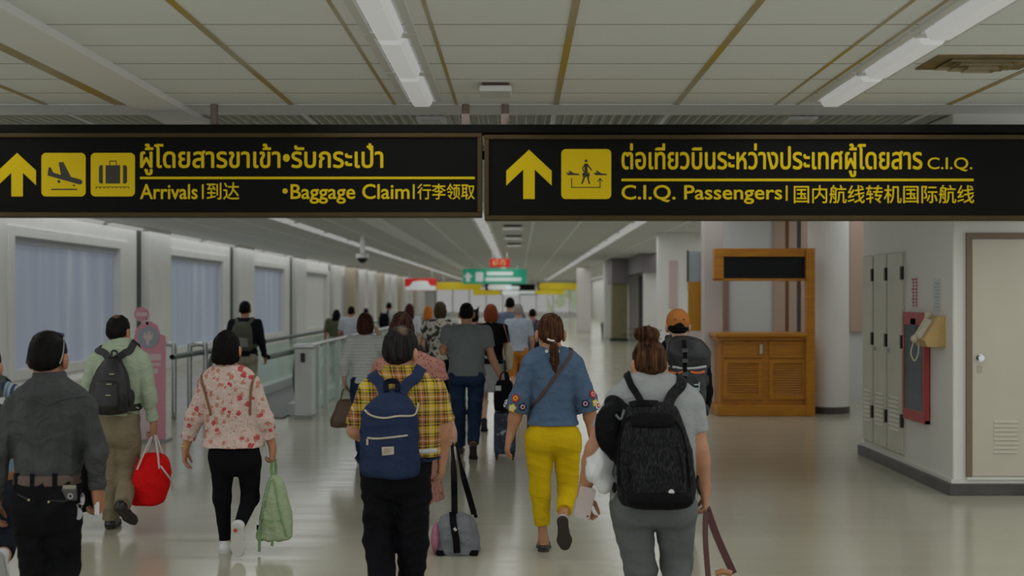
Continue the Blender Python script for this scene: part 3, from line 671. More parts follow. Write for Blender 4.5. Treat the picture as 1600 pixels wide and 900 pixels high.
ink(f, p, [circ(*Z2([(1110, 258)])[0], 2.3), Z2([(1090, 292), (1130, 292), (1130, 410), (1155, 410), (1155, 462), (1065, 462), (1065, 410), (1090, 410)]), Z2([(1078, 462), (1102, 462), (1066, 552), (1046, 552)]), Z2([(1122, 462), (1142, 462), (1163, 552), (1143, 552)]),
           Z2([(1095, 292), (1095, 320), (1072, 352), (1090, 392), (1082, 408), (1056, 352)]), Z2([(1128, 292), (1188, 372), (1176, 382), (1128, 322)]), Z2(pl), Z2([(x+350, y) for x, y in pl]),
           Z2(bar(926, 478, 926, 602, 11)), Z2(bar(920, 597, 1294, 597, 12)), Z2(bar(1290, 602, 1290, 488, 11)), Z2(bar(1256, 520, 1292, 482, 11)), Z2(bar(1324, 520, 1288, 482, 11))])
f.text('thai_lettering', 'ต่อเที่ยวบินระหว่างประเทศผู้โดยสาร', (971, 224, 1441, 277), YEL, .0037, -.005); f.text('english_lettering', 'C.I.Q.', (1449, 246, 1519, 268), YEL, .0012, -.005)
MB().prism(f.poly([(971, 279.2), (1521, 279.2), (1521, 283.2), (971, 283.2)], -.001), ND, .003).build('rule_line', YEL, t2)
f.text('english_lettering', 'C.I.Q. Passengers', (971, 289, 1222, 319), YEL, .0026, -.005); f.text('divider', '|', (1227.5, 290, 1230.5, 314), YEL, .0005, -.005)
f.text('chinese_lettering', '国内航线转机国际航线', (1240, 289, 1522, 318), YEL, .0014, -.005)
a = P3(-60, 208, SY); b_ = P3(1700, 195, SY); t = empty('sign_carrier_rail', (a.x, SY, a.z), 'long black rail from which the overhead signs hang on ceiling tubes', 'rail')
MB().box((0, -.03, 0), (b_.x-a.x, .17, .068)).build('beam', SBLK, t, bevel=.006)
for xx in (332, 727, 789, 1240, 1640):
    q = P3(xx, 190, SY)
    if xx < 1000: MB().tube([(q.x-a.x, .06, .06), (q.x-a.x, .06, CEIL-a.z)], .032, 14).build('hanger_tube', M('tube_brown', (.20, .15, .12), .45), t)
# distant hanging signs
def far_sign(x0, y0, x1, y1, Y, col, label, marks=(), emit=.12, name='hanging_sign', mcol=(.8, .85, .85)):
    o = P3((x0+x1)/2, y1, Y); t = empty(name, o, label, 'sign'); f = SignFace(t, o, Y); a, b = f.L(x0, y1, 0), f.L(x1, y0, 0)
    MB().box((a.x, 0, a.z), (b.x, .2, b.z)).build('panel', col, t, bevel=.02)
    for xx in (a.x*.7, b.x*.7): MB().tube([(xx, .1, b.z), (xx, .1, CEIL-o.z)], .025, 8).build('hanger', alum, t)
    if marks:
        mb = MB()
        for m in marks: mb.prism(f.poly(m, -.004), ND, .006)
        mb.build('lettering', M('far_white_%d' % int(mcol[2]*100), mcol, .5, emit=.15), t)
    return t, f
G_ = M('sign_green', (.02, .33, .20), .5, emit=.25); R_ = M('sign_red', (.55, .02, .015), .5, emit=.25); Yf = M('sign_far_yellow', (.55, .42, .01), .5, emit=.2); CY = M('sign_cyan', (.45, .55, .60), .5, emit=.15)
t, f = far_sign(723, 420, 823, 443.5, 58, G_, 'green hanging sign with white arrow in the middle of the hall', [[(731, 425), (739, 433), (734.5, 433), (734.5, 440), (728, 440), (728, 433), (724, 433)], rrect(743, 425, 755, 440, 2), rrect(760, 424.5, 802, 430.5, 2.5), rrect(758, 433.5, 815, 439.5, 2.5)])
t, f = far_sign(765, 404, 797, 417, 41, R_, 'small red gate number box hanging above the green sign')
f.text('lettering', '67-75', (770, 406.5, 790, 414.5), M('sign_gold', (.7, .5, .2), .5, emit=.15), .004, -.004)
far_sign(632, 435, 682, 454, 66, R_, 'red hanging sign with a large white patch at the left of the hall', [[(633, 453.5), (633, 448), (640, 447), (645, 440), (655, 438.5), (668, 439), (672, 446), (681, 447), (681, 453.5)]])
far_sign(682, 441, 752, 453, 84, Yf, 'long yellow hanging sign beside the red and white one', [])
far_sign(739, 452.5, 782, 461, 104, Yf, 'smaller yellow hanging sign further behind, below the green sign', [])
far_sign(758, 444, 836, 453.5, 86, SBLK, 'black hanging sign with pale blue lettering just below the green sign', [rrect(762, 444.5, 800, 453, 4), rrect(790, 447, 812, 452.5, 2.5)])
far_sign(782, 453, 842, 461, 106, M('sign_teal', (.08, .2, .2), .5, emit=.1), 'teal hanging sign with pale lettering at the far end of the hall', [rrect(784, 453.5, 812, 461, 3), rrect(812, 454.5, 836, 459, 2)])
far_sign(840, 441.5, 917, 453.5, 85, SBLK, 'yellow hanging sign with black end on the far right of the hall signs', [rrect(842, 442, 905, 453, 4)], mcol=(.55, .42, .01))
far_sign(836, 453.5, 882, 460, 105, Yf, 'small yellow hanging sign below the yellow one with black end', [])
# ------------------------------------------------------------------ moving walkway and its gates
steel = M('steel', (.45, .47, .47), .3, .8); BGL = thin_glass('balustrade_glass', (.88, .95, .92), .22)
rub = M('handrail_rubber', (.10, .13, .12), .5)
t = empty('moving_walkway', (-3.86, 18.0, 0), 'moving walkway with glass balustrades and dark handrails along the window wall', 'moving walkway')
MB().box((-.54, -.6, 0), (.54, 40, .02)).build('tread', M('tread', (.16, .16, .16), .6, bump=.4, bscale=40), t)
for sx in (-1, 1):
    x = sx*.62
    MB().box((x-.09, -.2, 0), (x+.09, 40, .18)).build('skirt', M('skirt_grey', (.62, .63, .62), .5), t, bevel=.01)
    MB().box((x-.008, .35, .18), (x+.008, 40, .86)).build('glass_panel', BGL, t)
    pts = [(x, .2, .22), (x, -.05, .32), (x, -.16, .55), (x, -.05, .80), (x, .3, .92), (x, 1.0, .94), (x, 40, .94)]
    MB().tube(catmull(pts, 8), .035, 10).build('handrail', rub, t)
for (xx, lbl) in ((-5.06, 'tubular steel barrier frame at the window side of the walkway entrance'), (-4.62, 'tubular steel barrier frame nearer the walkway handrail')):
    t = empty('barrier_rail', (xx, 17.3, 0), lbl, 'barrier')
    MB().tube(catmull([(0, 0, 0), (0, 0, .95), (.03, 0, 1.04), (.19, 0, 1.05), (.22, 0, .95), (.22, 0, 0)], 6), .035, 10).build('frame', steel, t, smooth=True)
t = empty('gate_post', (-3.03, 17.3, 0), 'white gate pillar with small black reader at the walkway entrance', 'gate pillar')
postw = M('post_white', (.58, .61, .60), .4)
MB().box((-.12, 0, .04), (.12, .35, 1.0)).build('body', postw, t, bevel=.015); MB().box((-.13, -.01, 0), (.13, .36, .04)).build('base', M('post_base', (.3, .32, .31), .5), t)
MB().box((-.03, -.012, .80), (.03, .0, .93)).build('reader', black, t); MB().box((-.15, -.02, 1.0), (.16, .4, 1.05)).build('cap', steel, t, bevel=.01)
t = empty('glass_partition', (-2.98, 17.7, 0), 'glass partition with steel top rail and uprights running beside the walkway', 'partition')
MB().box((-.012, 0, .08), (.012, 24, .98)).build('glass_panel', BGL, t); MB().tube([(0, -.1, 1.03), (0, 24, 1.03)], .03, 10).build('top_rail', steel, t)
for k, yy in enumerate((.5, 1.3, 2.6, 5.6, 9, 13, 18, 23.9)): MB().box((-.04, yy-.04, 0), (.04, yy+.04, 1.02)).build('upright', postw if k < 3 else steel, t)
t = empty('gate_post', (-2.95, 21.6, 0), 'white gate pillar with black reader behind the first one along the glass partition', 'gate pillar')
MB().box((-.02, 0, .0), (.22, .3, .95)).build('body', postw, t, bevel=.015); MB().box((.06, -.012, .68), (.15, 0, .84)).build('reader', black, t)
t = empty('poster_board', (-2.75, 22.5, 0), 'white poster board with a pink and black print leaning at the glass partition', 'poster')
MB().box((-.16, 0, .55), (.16, .03, 1.02)).build('board', M('poster_white', (.66, .62, .61), .5), t); MB().prism([(-.05, -.002, .62), (.08, -.002, .62), (.10, -.002, .85), (.02, -.002, .97), (-.06, -.002, .8)], ND, .003).build('print', M('poster_print', (.45, .35, .37), .5), t); MB().box((-.13, .01, 0), (-.09, .03, .55)).build('leg', steel, t); MB().box((.09, .01, 0), (.13, .03, .55)).build('leg', steel, t)
# standee
SYd = 14.6; o = P3(236, 690, SYd); o.z = 0; t = empty('standee', o, 'pink cardboard advertising standee with a round grey emblem behind the man with the red bag', 'standee'); f = SignFace(t, o, SYd)
pk = M('standee_pink', (.76, .32, .42), .5); pw = M('standee_pale', (.74, .60, .62), .5)
bz = f.L(0, 466, 0).z
def zpt(x, y): q = f.L(x, y, 0); return (q.x, 0, q.z)
bot = (0-0)
MB().prism([zpt(206, 672)[:2]+(0.02,), zpt(258, 672)[:2]+(0.02,), zpt(258, 525), zpt(250, 522), zpt(245, 508), zpt(236, 502), zpt(222, 504), zpt(212, 515), zpt(206, 545)], (0, 1, 0), .03).build('board', pk, t)
MB().prism(f.poly([(206, 690), (226, 690), (240, 655), (224, 610), (206, 600)], -.001), ND, .002).build('pale_wave', pw, t)
MB().disc(f.L(232, 527, -.001), 17*SYd/F, ND, .004, 32).build('emblem', M('emblem_grey', (.36, .40, .46), .5), t)
MB().prism(f.poly([(226, 518), (230, 524), (231, 517), (235, 517), (235, 524), (240, 519), (238, 530), (234, 532), (233, 540), (229, 538), (228, 531), (224, 527)], -.006), ND, .002).build('emblem_figure', pw, t)
for (x0, x1, y0, y1) in ((228, 252, 553, 563), (232, 251, 567, 572), (233, 247, 576, 584)): MB().prism(f.poly(rrect(x0, y0, x1, y1, 2), -.001), ND, .003).build('lettering', M('standee_text', (.8, .6, .64), .5), t)
MB().disc(f.L(221, 491, 0), 11.5*SYd/F, ND, -.03, 32).build('badge', pk, t); MB().prism(f.poly(rrect(212, 488, 230, 494, 2.5), -.001), ND, .003).build('badge_lettering', M('standee_text', (.8, .6, .64), .5), t)
MB().box((-.06, .0, zpt(0, 505)[2]-.02), (-.03, .02, zpt(0, 505)[2]+.06)).build('stem', pw, t)
MB().box((-.24, -.12, 0), (.2, .2, .025)).build('base', M('standee_base', (.3, .3, .3), .5), t)
# ------------------------------------------------------------------ people: builder
def hair_mat(name, c, streak=.5, c2=None, bald=None, balds=(.05, .05, .05), baldc=(.30, .2, .14)):
    if name in _mc: return _mc[name]
    t = NT(name); t.set(Roughness=.55); t.b.inputs['Specular IOR Level'].default_value = .08
    f = t.noise(1, 4, t.map((90, 40, 6))); c2 = c2 or tuple(min(1, k*2.2+.004) for k in c)
    cc = t.ramp(f, [(.4, c), (.72, tuple(a+(b-a)*streak for a, b in zip(c, c2)))])
    if bald:                                                        # thin crown
        m = t.n('ShaderNodeMapping'); m.inputs['Location'].default_value = tuple(-b/s for b, s in zip(bald, balds)); m.inputs['Scale'].default_value = tuple(1/s for s in balds); t.l(t.obj(), m.inputs[0])
        L = t.n('ShaderNodeVectorMath', operation='LENGTH'); t.l(m.outputs[0], L.inputs[0])
        d = t.math('ADD', L.outputs['Value'], t.math('MULTIPLY', t.math('SUBTRACT', f, .5), 1.1))
        cc = t.mix(baldc, cc, t.ramp(d, [(.45, (0,)*3), (1.0, (1,)*3)]))
    t.col(cc); t.bump(f, .5, .004); _mc[name] = t.mat; return t.mat
def skin(c, name):
    if name in _mc: return _mc[name]
    t = NT(name); t.set(Roughness=.5); f = t.noise(14, 4)
    t.col(t.ramp(f, [(.3, tuple(k*.9 for k in c)), (.7, tuple(min(1, k*1.08) for k in c))])); t.b.inputs['Subsurface Weight'].default_value = .08; t.b.inputs['Subsurface Radius'].default_value = (.01, .004, .002)
    t.bump(t.noise(220, 2), .1, .001); _mc[name] = t.mat; return t.mat
S_TAN = skin((.45, .21, .115), 'skin_tan'); S_FAIR = skin((.54, .32, .22), 'skin_fair'); S_DARK = skin((.36, .155, .08), 'skin_brown')
EYE = M('eye_white', (.7, .68, .65), .2); IRIS = M('iris', (.03, .015, .01), .2)
def lerp(a, b, t): return Vector(a)+(Vector(b)-Vector(a))*t
def hand(f, wr, d, pn, th, curl=.35, s=1., spread=1.):
    """palm, four jointed fingers of unequal length and a thumb from the side of the palm"""
    wr, d = Vector(wr), Vector(d).normalized(); pn = Vector(pn); pn = (pn-d*pn.dot(d)).normalized(); th = Vector(th); th = (th-d*th.dot(d)-pn*th.dot(pn)).normalized()
    f.add(p_cone(wr-d*.01, wr+d*.03*s, .024*s, .03*s, .72, ax=pn), .02)
    f.add(p_cone(wr+d*.025*s, wr+d*.068*s, .033*s, .038*s, .40, ax=pn), .02)
    for i, (o, L) in enumerate(((.029, .069), (.0095, .079), (-.0105, .073), (-.029, .057))):
        p = wr+d*(.082-.004*(i == 3))*s+th*o*s; a = curl*(.55+.1*i); r = .0092*s-(.0008 if i == 3 else 0)
        for q, k in ((.46, 1), (.30, .87), (.24, .8)):
            dd = (d*math.cos(a)+pn*math.sin(a)+th*o*spread*1.2).normalized(); e = p+dd*L*q*s
            f.add(p_cone(p, e, r, r*.93), .006 if q < .4 else .009); p = e; r *= .92; a += curl*(.95 if q > .4 else .6)
    p = wr+d*.03*s+th*.026*s; dd = (d*.75+th*.62+pn*.35).normalized(); e = p+dd*.042*s; f.add(p_cone(p, e, .0135*s, .0105*s), .014)
    dd = (d*.9+th*(.25-.3*curl)+pn*(.25+.45*curl)).normalized(); e2 = e+dd*.03*s; f.add(p_cone(e, e2, .0105*s, .0095*s), .005); f.add(p_cone(e2, e2+dd*.022*s, .0095*s, .0075*s), .004)
class Person:
    def __init__(s, label, d, x, h=.006, tone=None, seed=0, group=None):
        s.d = d; s.loc = Vector(((x-VX)*d/F, d, 0)); s.h = h; s.tone = tone or S_TAN; s.seed = seed
        s.root = empty('person', s.loc, label, 'person', group); s.body = Field(h); s.hands = []
    def p(s, x, y, dy=0.):
        D = s.d+dy; return Vector(((x-VX)*D/F-s.loc.x, dy, HC+(VY-y)*D/F))
    def rows(s, R, ex=0.):
        out = []
        for r in R:
            y, xl, xr, hd = r[:4]; dy = r[4] if len(r) > 4 else 0
            a, b = s.p(xl, y, dy), s.p(xr, y, dy); out.append((a.z, (a.x+b.x)/2, dy, (b.x-a.x)/2+ex, hd+ex))
        return out
    def head(s, x, ytop, hs=1., yaw=0., neck=None, dy=.02, tilt=0):
        q = s.p(x, ytop, dy); s.hs = hs; s.hc = hc = Vector((q.x, dy, q.z-.122*hs)); s.R = R = Matrix.Rotation(yaw, 3, 'Z') @ Matrix.Rotation(tilt, 3, 'X'); f = s.body
        g = lambda v: hc+R @ (Vector(v)*hs)
        e = lambda c, r, k=.02: f.add(p_ell(g(c), [t*hs for t in r], R), k)
        f.add(p_ell(g((0, -.008, .022)), [t*hs for t in (.073, .092, .086)], R)); e((0, .022, -.05), (.057, .064, .066), .04); e((0, .06, -.095), (.026, .024, .022), .03)
        e((0, .078, .025), (.045, .014, .012), .02)
        f.add(p_cone(g((0, .085, .008)), g((0, .106, -.034)), .008*hs, .014*hs), .012); e((.013, .094, -.036), (.009, .01, .008), .008); e((-.013, .094, -.036), (.009, .01, .008), .008)
        e((0, .082, -.066), (.022, .010, .006), .006); e((0, .080, -.077), (.019, .010, .007), .006)
        for k in (-1, 1):
            e((k*.083, -.010, -.016), (.013, .022, .034), .006); e((k*.080, -.004, -.044), (.010, .013, .014), .008)
            f.sub(p_ell(g((k*.032, .094, .004)), (.017*hs, .014*hs, .012*hs), R), .012)
        nb = neck or s.p(x, ytop+.27*hs*F/s.d, 0); s.nb = nb
        f.add(p_cone(g((0, -.018, -.06)), Vector((nb.x, nb.y-.005, nb.z-.02)), .054*hs, .06*hs), .03)
        mb = MB(); mi = MB()
        for k in (-1, 1):
            c = g((k*.032, .078, .004)); fw = R @ Vector((0, 1, 0))
            mb.tube([c-fw*.009*hs, c-fw*.004*hs, c+fw*.003*hs, c+fw*.0075*hs], [.006*hs, .0115*hs, .011*hs, .006*hs], 12); mi.tube([c+fw*.0070*hs, c+fw*.0085*hs], [.0055*hs, .004*hs], 10)
        if s.h < .009: mb.build('eyes', EYE, s.root, smooth=True); mi.build('irises', IRIS, s.root, smooth=True)
        return s
    def torso(s, R, ex=-.014): s.tr = R; s.body.add(p_loft(s.rows(R, ex)), .02); return s
    def arm(s, side, sh, el, wr, r=(.046, .040, .038, .026), hd=None, pn=None, th=None, curl=.4, hs=1.):
        a, b, c = (s.p(*k) if not isinstance(k, Vector) else k for k in (sh, el, wr)); k = -1 if side == 'l' else 1; f = s.body
        f.add(p_cone(a, b, r[0], r[1]), .03); m = lerp(b, c, .28)
        f.add(p_cone(b, m, r[1], r[2]*1.08), .02); f.add(p_cone(m, c, r[2]*1.08, r[3], .85), .02)
        d = (c-b).normalized() if hd is None else Vector(hd).normalized()
        hand(f, c, d, pn or (-k, .25, 0), th or (0, 1, .1), curl, hs*r[3]/.026*.5+hs*.5)
        setattr(s, 'arm_'+side, (a, b, c, d)); return s
    def legs(s, L, Rr, r=(.08, .052, .036), bare=False):
        s.lg = {}
        for nm, (hp, kn, an) in (('l', L), ('r', Rr)):
            a, b, c = (s.p(*k) if not isinstance(k, Vector) else k for k in (hp, kn, an)); m = lerp(b, c, .3)
            q = 1 if bare else .72; s.body.add(p_cone(a, b, r[0]*.9*q, r[1]*.9*q), .03); s.body.add(p_cone(b, m, r[1]*.88*q, r[1]*.92*q), .02); s.body.add(p_cone(m, c, r[1]*.92*q, r[2]*.86), .02); s.lg[nm] = (a, b, c)
        return s
    def done(s): s.body.build('body', s.tone, s.root); return s
    # clothes
    def shirt(s, mat, R=None, sleeve=2., sr=(.058, .05, .036), fold=.005, name='shirt', k=.010, ex=0., shoulders=True, flare=None, fz=1.6):
        f = Field(s.h); f.add(p_loft(s.rows(R or s.tr, ex), 2.1, .006)); s.sf = f; s.tf = Field(s.h); s.tf.add(p_loft(s.rows(R or s.tr, ex), 2.1, .006))
        for sd in 'lr':
            if not hasattr(s, 'arm_'+sd): continue
            a, b, c, d = getattr(s, 'arm_'+sd)
            if shoulders:
                nb = Vector((s.nb.x+(a.x-s.nb.x)*.45, -.0, s.nb.z+(a.z-s.nb.z)*.62)); f.add(p_cone(nb, a, sr[0]*.72, sr[0]*.9), .03); s.tf.add(p_cone(nb, a, sr[0]*.72, sr[0]*.9), .03)
            if sleeve <= 0: continue
            t = min(1, sleeve); e = lerp(a, b, t); re = sr[0]+(sr[1]-sr[0])*t
            if flare: re = flare
            f.add(p_cone(a, e, sr[0], re, cut=(0, sleeve <= 1)), k)
            if sleeve > 1:
                e = lerp(b, c, sleeve-1); f.add(p_cone(b, e, sr[1], sr[2], cut=(0, 1)), .025)
        f.build(name, mat, s.root, fold_fn(fold, s.seed, fz) if fold else None); return s
    def pants(s, mat, R, r=(.095, .07, .055), hem=.97, fold=.005, name='trousers', k=.03, cuffs=None):
        f = Field(s.h); rr = sorted(s.rows(R), reverse=True); z, cx, cy, rx, ry = rr[-1]; z += .05; rr[-1] = (z, cx, cy, rx, ry)
        if rr[-2][0] < z+.03: rr.pop(-2)
        rr += [(z-.045, cx, cy, rx*.9, ry*.80), (z-.075, cx, cy, rx*.5, ry*.45)]; f.add(p_loft(rr, 2.1, .01))
        for nm in 'lr':
            a = s.lg[nm][0]; f.add(p_ell((a.x*.92+cx*.08, cy-ry*.48, a.z+.05), (rx*.47, ry*.56, .09)), .05)
        k = .022
        for nm in 'lr':
            a, b, c = s.lg[nm]; f.add(p_cone(a, b, r[0], r[1]), k); e = lerp(b, c, hem); f.add(p_cone(b, e, r[1], r[2], cut=(0, 1)), .03)
        f.build(name, mat, s.root, fold_fn(fold, s.seed+5, 2.4) if fold else None); s.pf = f; return s
    def shoe(s, nm, fwd=(0, 1, 0), up=(0, 0, 1), L=.245, mat=None, sole=None, kind='shoe', w=1.):
        a, b, c = s.lg[nm]; fw = Vector(fwd).normalized(); up = Vector(up); up = (up-fw*up.dot(fw)).normalized(); rt = fw.cross(up)
        R3 = Matrix((rt, fw, up)).transposed(); h0 = .078
        o = c-up*h0                                                    # point of the sole under the ankle
        g = lambda x, y, z: o+rt*x+fw*y+up*z
        s.body.add(p_cone(c, g(0, .03, .045), .03, .03), .03); s.body.add(p_cone(g(0, -.02, .035), g(0, .1, .03), .024, .028, .7, ax=up), .03)
        hh = max(.0045, s.h*.8); f = Field(hh); hy = -.055
        top = .085 if kind == 'sneaker' else (.065 if kind == 'shoe' else .045)
        f.add(p_cone(g(0, hy+.034, .032), g(0, hy+L*.45, .03), .038*w, .034*w)); f.add(p_cone(g(0, hy+L*.45, .03), g(.0, hy+L*.72, .026), .036*w, .045*w, .8, ax=up), .02); f.add(p_ell(g(0, hy+L*.82, .024), (.041*w, .05, .026), R3), .02)
        if kind != 'flat': f.add(p_cone(g(0, hy+.045, .03), g(0, hy+.05, top), .037*w, .036*w, cut=(0, 1)), .02)
        else: f.cut(g(0, hy+.05, .048), up*1+fw*.0)
        f.cut(g(0, 0, .012), -up); sh = f.build(kind if kind != 'flat' else 'shoe', mat, s.root)
        q = Field(hh); q.add(p_cone(g(0, hy+.036, .01), g(0, hy+L*.45, .01), .038*w, .034*w, 1)); q.add(p_cone(g(0, hy+L*.45, .01), g(0, hy+L*.70, .01), .034*w, .047*w), .02); q.add(p_cone(g(0, hy+L*.70, .01), g(0, hy+L*.85, .01), .047*w, .036*w), .02)
        q.cut(g(0, 0, .022 if kind != 'sneaker' else .03), up); q.cut(g(0, 0, 0), -up)
        if kind == 'flat': pass
        q.build('sole', sole or M('sole_dark', (.02, .018, .016), .6), sh); return sh
    def hair(s, style, mat, lo=None, shift=(0, 0, 0), name='hair', big=1.):
        hc, R, hs = s.hc, s.R, s.hs; g = lambda v: hc+R @ (Vector(v)*hs); f = Field(min(s.h, .007) if s.h < .009 else s.h)
        E = lambda c, r, k=.0: f.add(p_ell(g(c), [t*hs for t in r], R), k)
        b = big; E((0, -.010, .024), ((.081 if style in ('bob', 'long') else .0785)*b, .102*b, .096*b))
        if style in ('short', 'cap', 'pony', 'bun'):
            E((0, -.035, -.018), (.070*b, .07*b, .050), .03)
            f.cut(g((0, .085, .045)), R @ Vector((0, .60, -.80)))
            for k in (-1, 1): f.sub(p_ell(g((k*.092, -.004, -.024)), (.026*hs, .034*hs, .044*hs), R), .006)
            if style == 'pony':
                p0, p1, p2, p3 = g((.004, -.095, -.05)), g((.006, -.118, -.085)), g((.008, -.110, -.16)), g((.012, -.098, -.245))
                f.add(p_cone(g((0, -.08, -.035)), p0, .05, .022), .02); f.add(p_cone(p0, p1, .022, .030, .8), .01); f.add(p_cone(p1, p2, .030, .034, .7), .01); f.add(p_cone(p2, p3, .034, .012, .6), .01)
            if style == 'bun':
                c = g((shift[0], -.045+shift[1], .145+shift[2])); f.add(p_cone(g((shift[0]*.6, -.04, .10)), c, .03, .03), .01); f.add(p_ell(c, (.068, .052, .044)), .006); f.add(p_ell(c+Vector((-.02, -.02, .012)), (.05, .035, .03)), .006); f.add(p_ell(c+Vector((.028, -.018, -.004)), (.036, .034, .034)), .006)
        elif style in ('bob', 'long'):
            E((0, -.024, -.05), (.090*b, .086*b, .10), .04)
            if style == 'long':
                rows = [(g((0, -.06, z)).z, g((0, 0, 0)).x, g((0, y, 0)).y, rx, ry) for z, y, rx, ry in ((-.34, -.085, .05, .018), (-.28, -.09, .085, .03), (-.16, -.075, .10, .05), (-.06, -.05, .095, .075), (0, -.03, .085, .08))]; f.add(p_loft(rows), .03)
            else: f.cut(g((0, -.02, (lo if lo is not None else -.115))), R @ Vector((0, .25, -1)))
            f.sub(p_ell(g((0, .105, -.055)), (.062*hs, .085*hs, .105*hs), R), .02)
        fd = fold_fn(.0045 if style != 'short' else .003, s.seed+9, .25, .32)
        return f.build(name, mat, s.root, fd)
def rebase(t, origin):
    """meshes built in a person's frame get their own root"""
    d = Vector(origin)-Vector(t.location)
    def go(o):
        for c in o.children:
            if c.type == 'MESH' and not c.get('_r'): c.data.transform(Matrix.Translation(d)); c['_r'] = 1
            go(c)
    go(t)
    def cl(o):
        for c in o.children:
            if '_r' in c: del c['_r']
            cl(c)
    cl(t)
def on(P, pts, gap=.003, n=7, field=None):
    """points on a garment: ('b',x,z) back, ('t',x,y) top, ('f',x,z) front, ('r'/'l',y,z) sides or a Vector"""
    f = field or (P.tf if hasattr(P, 'tf') else P.sf); out = []
    for q in pts:
        if isinstance(q, Vector): out.append(q); continue
        k, a, b = q
        if k == 'b': h = f.hit((a, -1, b), (0, 1, 0), 2)
        elif k == 'f': h = f.hit((a, 1, b), (0, -1, 0), 2)
        elif k == 't': h = f.hit((a, b, 2.2), (0, 0, -1), 2)
        else: h = f.hit((1 if k == 'r' else -1, a, b), (-1 if k == 'r' else 1, 0, 0), 2)
        if h is not None: out.append(h)
    c = catmull(out, n); r = []; nn = []
    for q in c:
        v = float(f.at(np.array([q], np.float32))[0]); nm = f.normal(q)
        if v < gap: q = q+nm*(gap-v)
        r.append(q); nn.append(nm)
    return r, nn
def strap(P, name, pts, w, t, mat, par, gap=.003, field=None, label=None):
    r, nn = on(P, pts, gap, field=field); return ribbon(r, w, t, nn).build(name, mat, par, label, bevel=0)
def pack_root(name, P, x, y, label, cat, group=None):
    q = P.p(x, y, 0); return empty(name, P.loc+Vector((q.x, -.2, q.z)), label, cat, group)
def pack_body(P, R, yb, p=3.2, h=.006, rnd=.03, par=None, mat=None, name='body', fold=.004, seed=1, k=0, extra=()):
    """bag body from px outline rows (y, xl, xr, thickness); its front lies at depth yb behind the wearer"""
    rows = []
    for r in R:
        y, xl, xr, th = r[:4]; o = r[4] if len(r) > 4 else 0; a, b = P.p(xl, y, yb), P.p(xr, y, yb); rows.append((a.z, (a.x+b.x)/2, yb-th/2-o, (b.x-a.x)/2, th/2))
    f = Field(h); f.add(p_loft(rows, p, rnd))
    for e, kk in extra: f.add(e, kk)
    return f, f.build(name, mat, par, fold_fn(fold, seed, 1.2) if fold else None)
# ------------------------------------------------------------------ people in view
HB = hair_mat('hair_black', (.004, .0035, .0035), .2, (.02, .015, .013)); JET = cloth('black_cloth', (.007, .007, .008), .8, weave=400)
blk_leather = M('black_leather', (.012, .011, .010), .3, bump=.15, bscale=120)
# --- woman in the blue embroidered blouse and yellow trousers
P = Person('woman in blue blouse with embroidered sleeves and bright yellow trousers, brown ponytail', 8.25, 858, tone=S_TAN, seed=3)
P.head(860, 488, 1.12, .12, neck=P.p(862, 548))
BR = [(541, 842, 882, .055), (549, 826, 900, .075), (566, 817, 909, .092), (600, 829, 899, .1), (634, 830, 899, .105), (664, 822, 906, .14)]
P.torso(BR); P.arm('l', (829, 570), (807, 643), (797, 682), r=(.046, .043, .040, .027), curl=.5); P.arm('r', (899, 570), (921, 643), (924, 674), r=(.046, .043, .040, .027), curl=.6)
P.legs(((843, 700), (844, 766, .03), (849, 843, .04)), ((886, 700), (887, 764, .06), (879, 812, -.2)))
den = cloth('blue_chambray', (.085, .135, .215), .75, .16); yel = cloth('yellow_twill', (.62, .42, .008), .7, .06, fold=.15)
P.shirt(den, sleeve=1, sr=(.060, .07, .05), flare=.086, name='blouse', fold=.006, k=.004)
P.pants(yel, [(652, 838, 892, .09), (664, 828, 900, .115), (682, 819, 909, .128), (702, 821, 908, .12)], r=(.096, .068, .054), hem=.72, fold=.0045)
flat = M('flat_shoe', (.03, .022, .018), .3); fl2 = M('silver_shoe', (.50, .50, .52), .35, .3)
P.shoe('l', (.04, 1, 0), (0, 0, 1), .235, flat, M('sole_brown', (.03, .02, .015), .5), 'flat'); P.shoe('r', (.10, .24, -1), (0, 1, .3), .24, fl2, M('sole_brown', (.03, .02, .015), .5), 'flat')
P.done()
hm = hair_mat('hair_brown', (.03, .012, .006), .9, (.13, .055, .022)); P.hair('pony', hm)
c = P.hc+Vector((.004, -.125, -.052)); cl = MB().tube([c+Vector((-.026, .008, .012)), c+Vector((-.005, -.004, .004)), c+Vector((.02, .002, .0))], .007, 8).disc(c+Vector((.026, -.004, -.016)), .007, (0, -1, 0), .006, 10); cl.build('hair_clip', M('pearl', (.7, .68, .62), .2), P.root)
mb = MB()
for sx in (-.03, .045): mb.disc(P.nb+Vector((sx-.005, -.075, .0)), .012, (0, -1, .2), .006, 12)
mb.build('collar_flower', M('flower_white', (.7, .7, .68), .6), P.root)
FC = {'r': (.50, .04, .03), 'y': (.62, .45, .03), 'w': (.66, .68, .66), 'n': (.02, .03, .07), 'p': (.60, .36, .38)}
def emb(x, y, oc, ic, r=.026):
    q = P.p(x, y); h = P.sf.hit((q.x, -1, q.z), (0, 1, 0), 2)
    if h is None: return
    n = P.sf.normal(h); u = Vector((0, 0, 1)).cross(n).normalized(); w = n.cross(u); h = h+n*.004; f = MB()
    f.prism([h+(u*math.cos(a)+w*math.sin(a))*r*(1+.13*math.cos(5*a)) for a in [2*PI*k/30 for k in range(30)]], n, .003)
    o = f.build('flower_patch', cloth('thread_'+oc, FC[oc]), P.root); f = MB(); f.disc(h+n*.003, r*.62, n, .002, 18); f.build('flower_ring', cloth('thread_'+ic, FC[ic]), o); f = MB(); f.disc(h+n*.005, r*.3, n, .002, 14); f.build('flower_heart', cloth('thread_'+oc, FC[oc]), o)
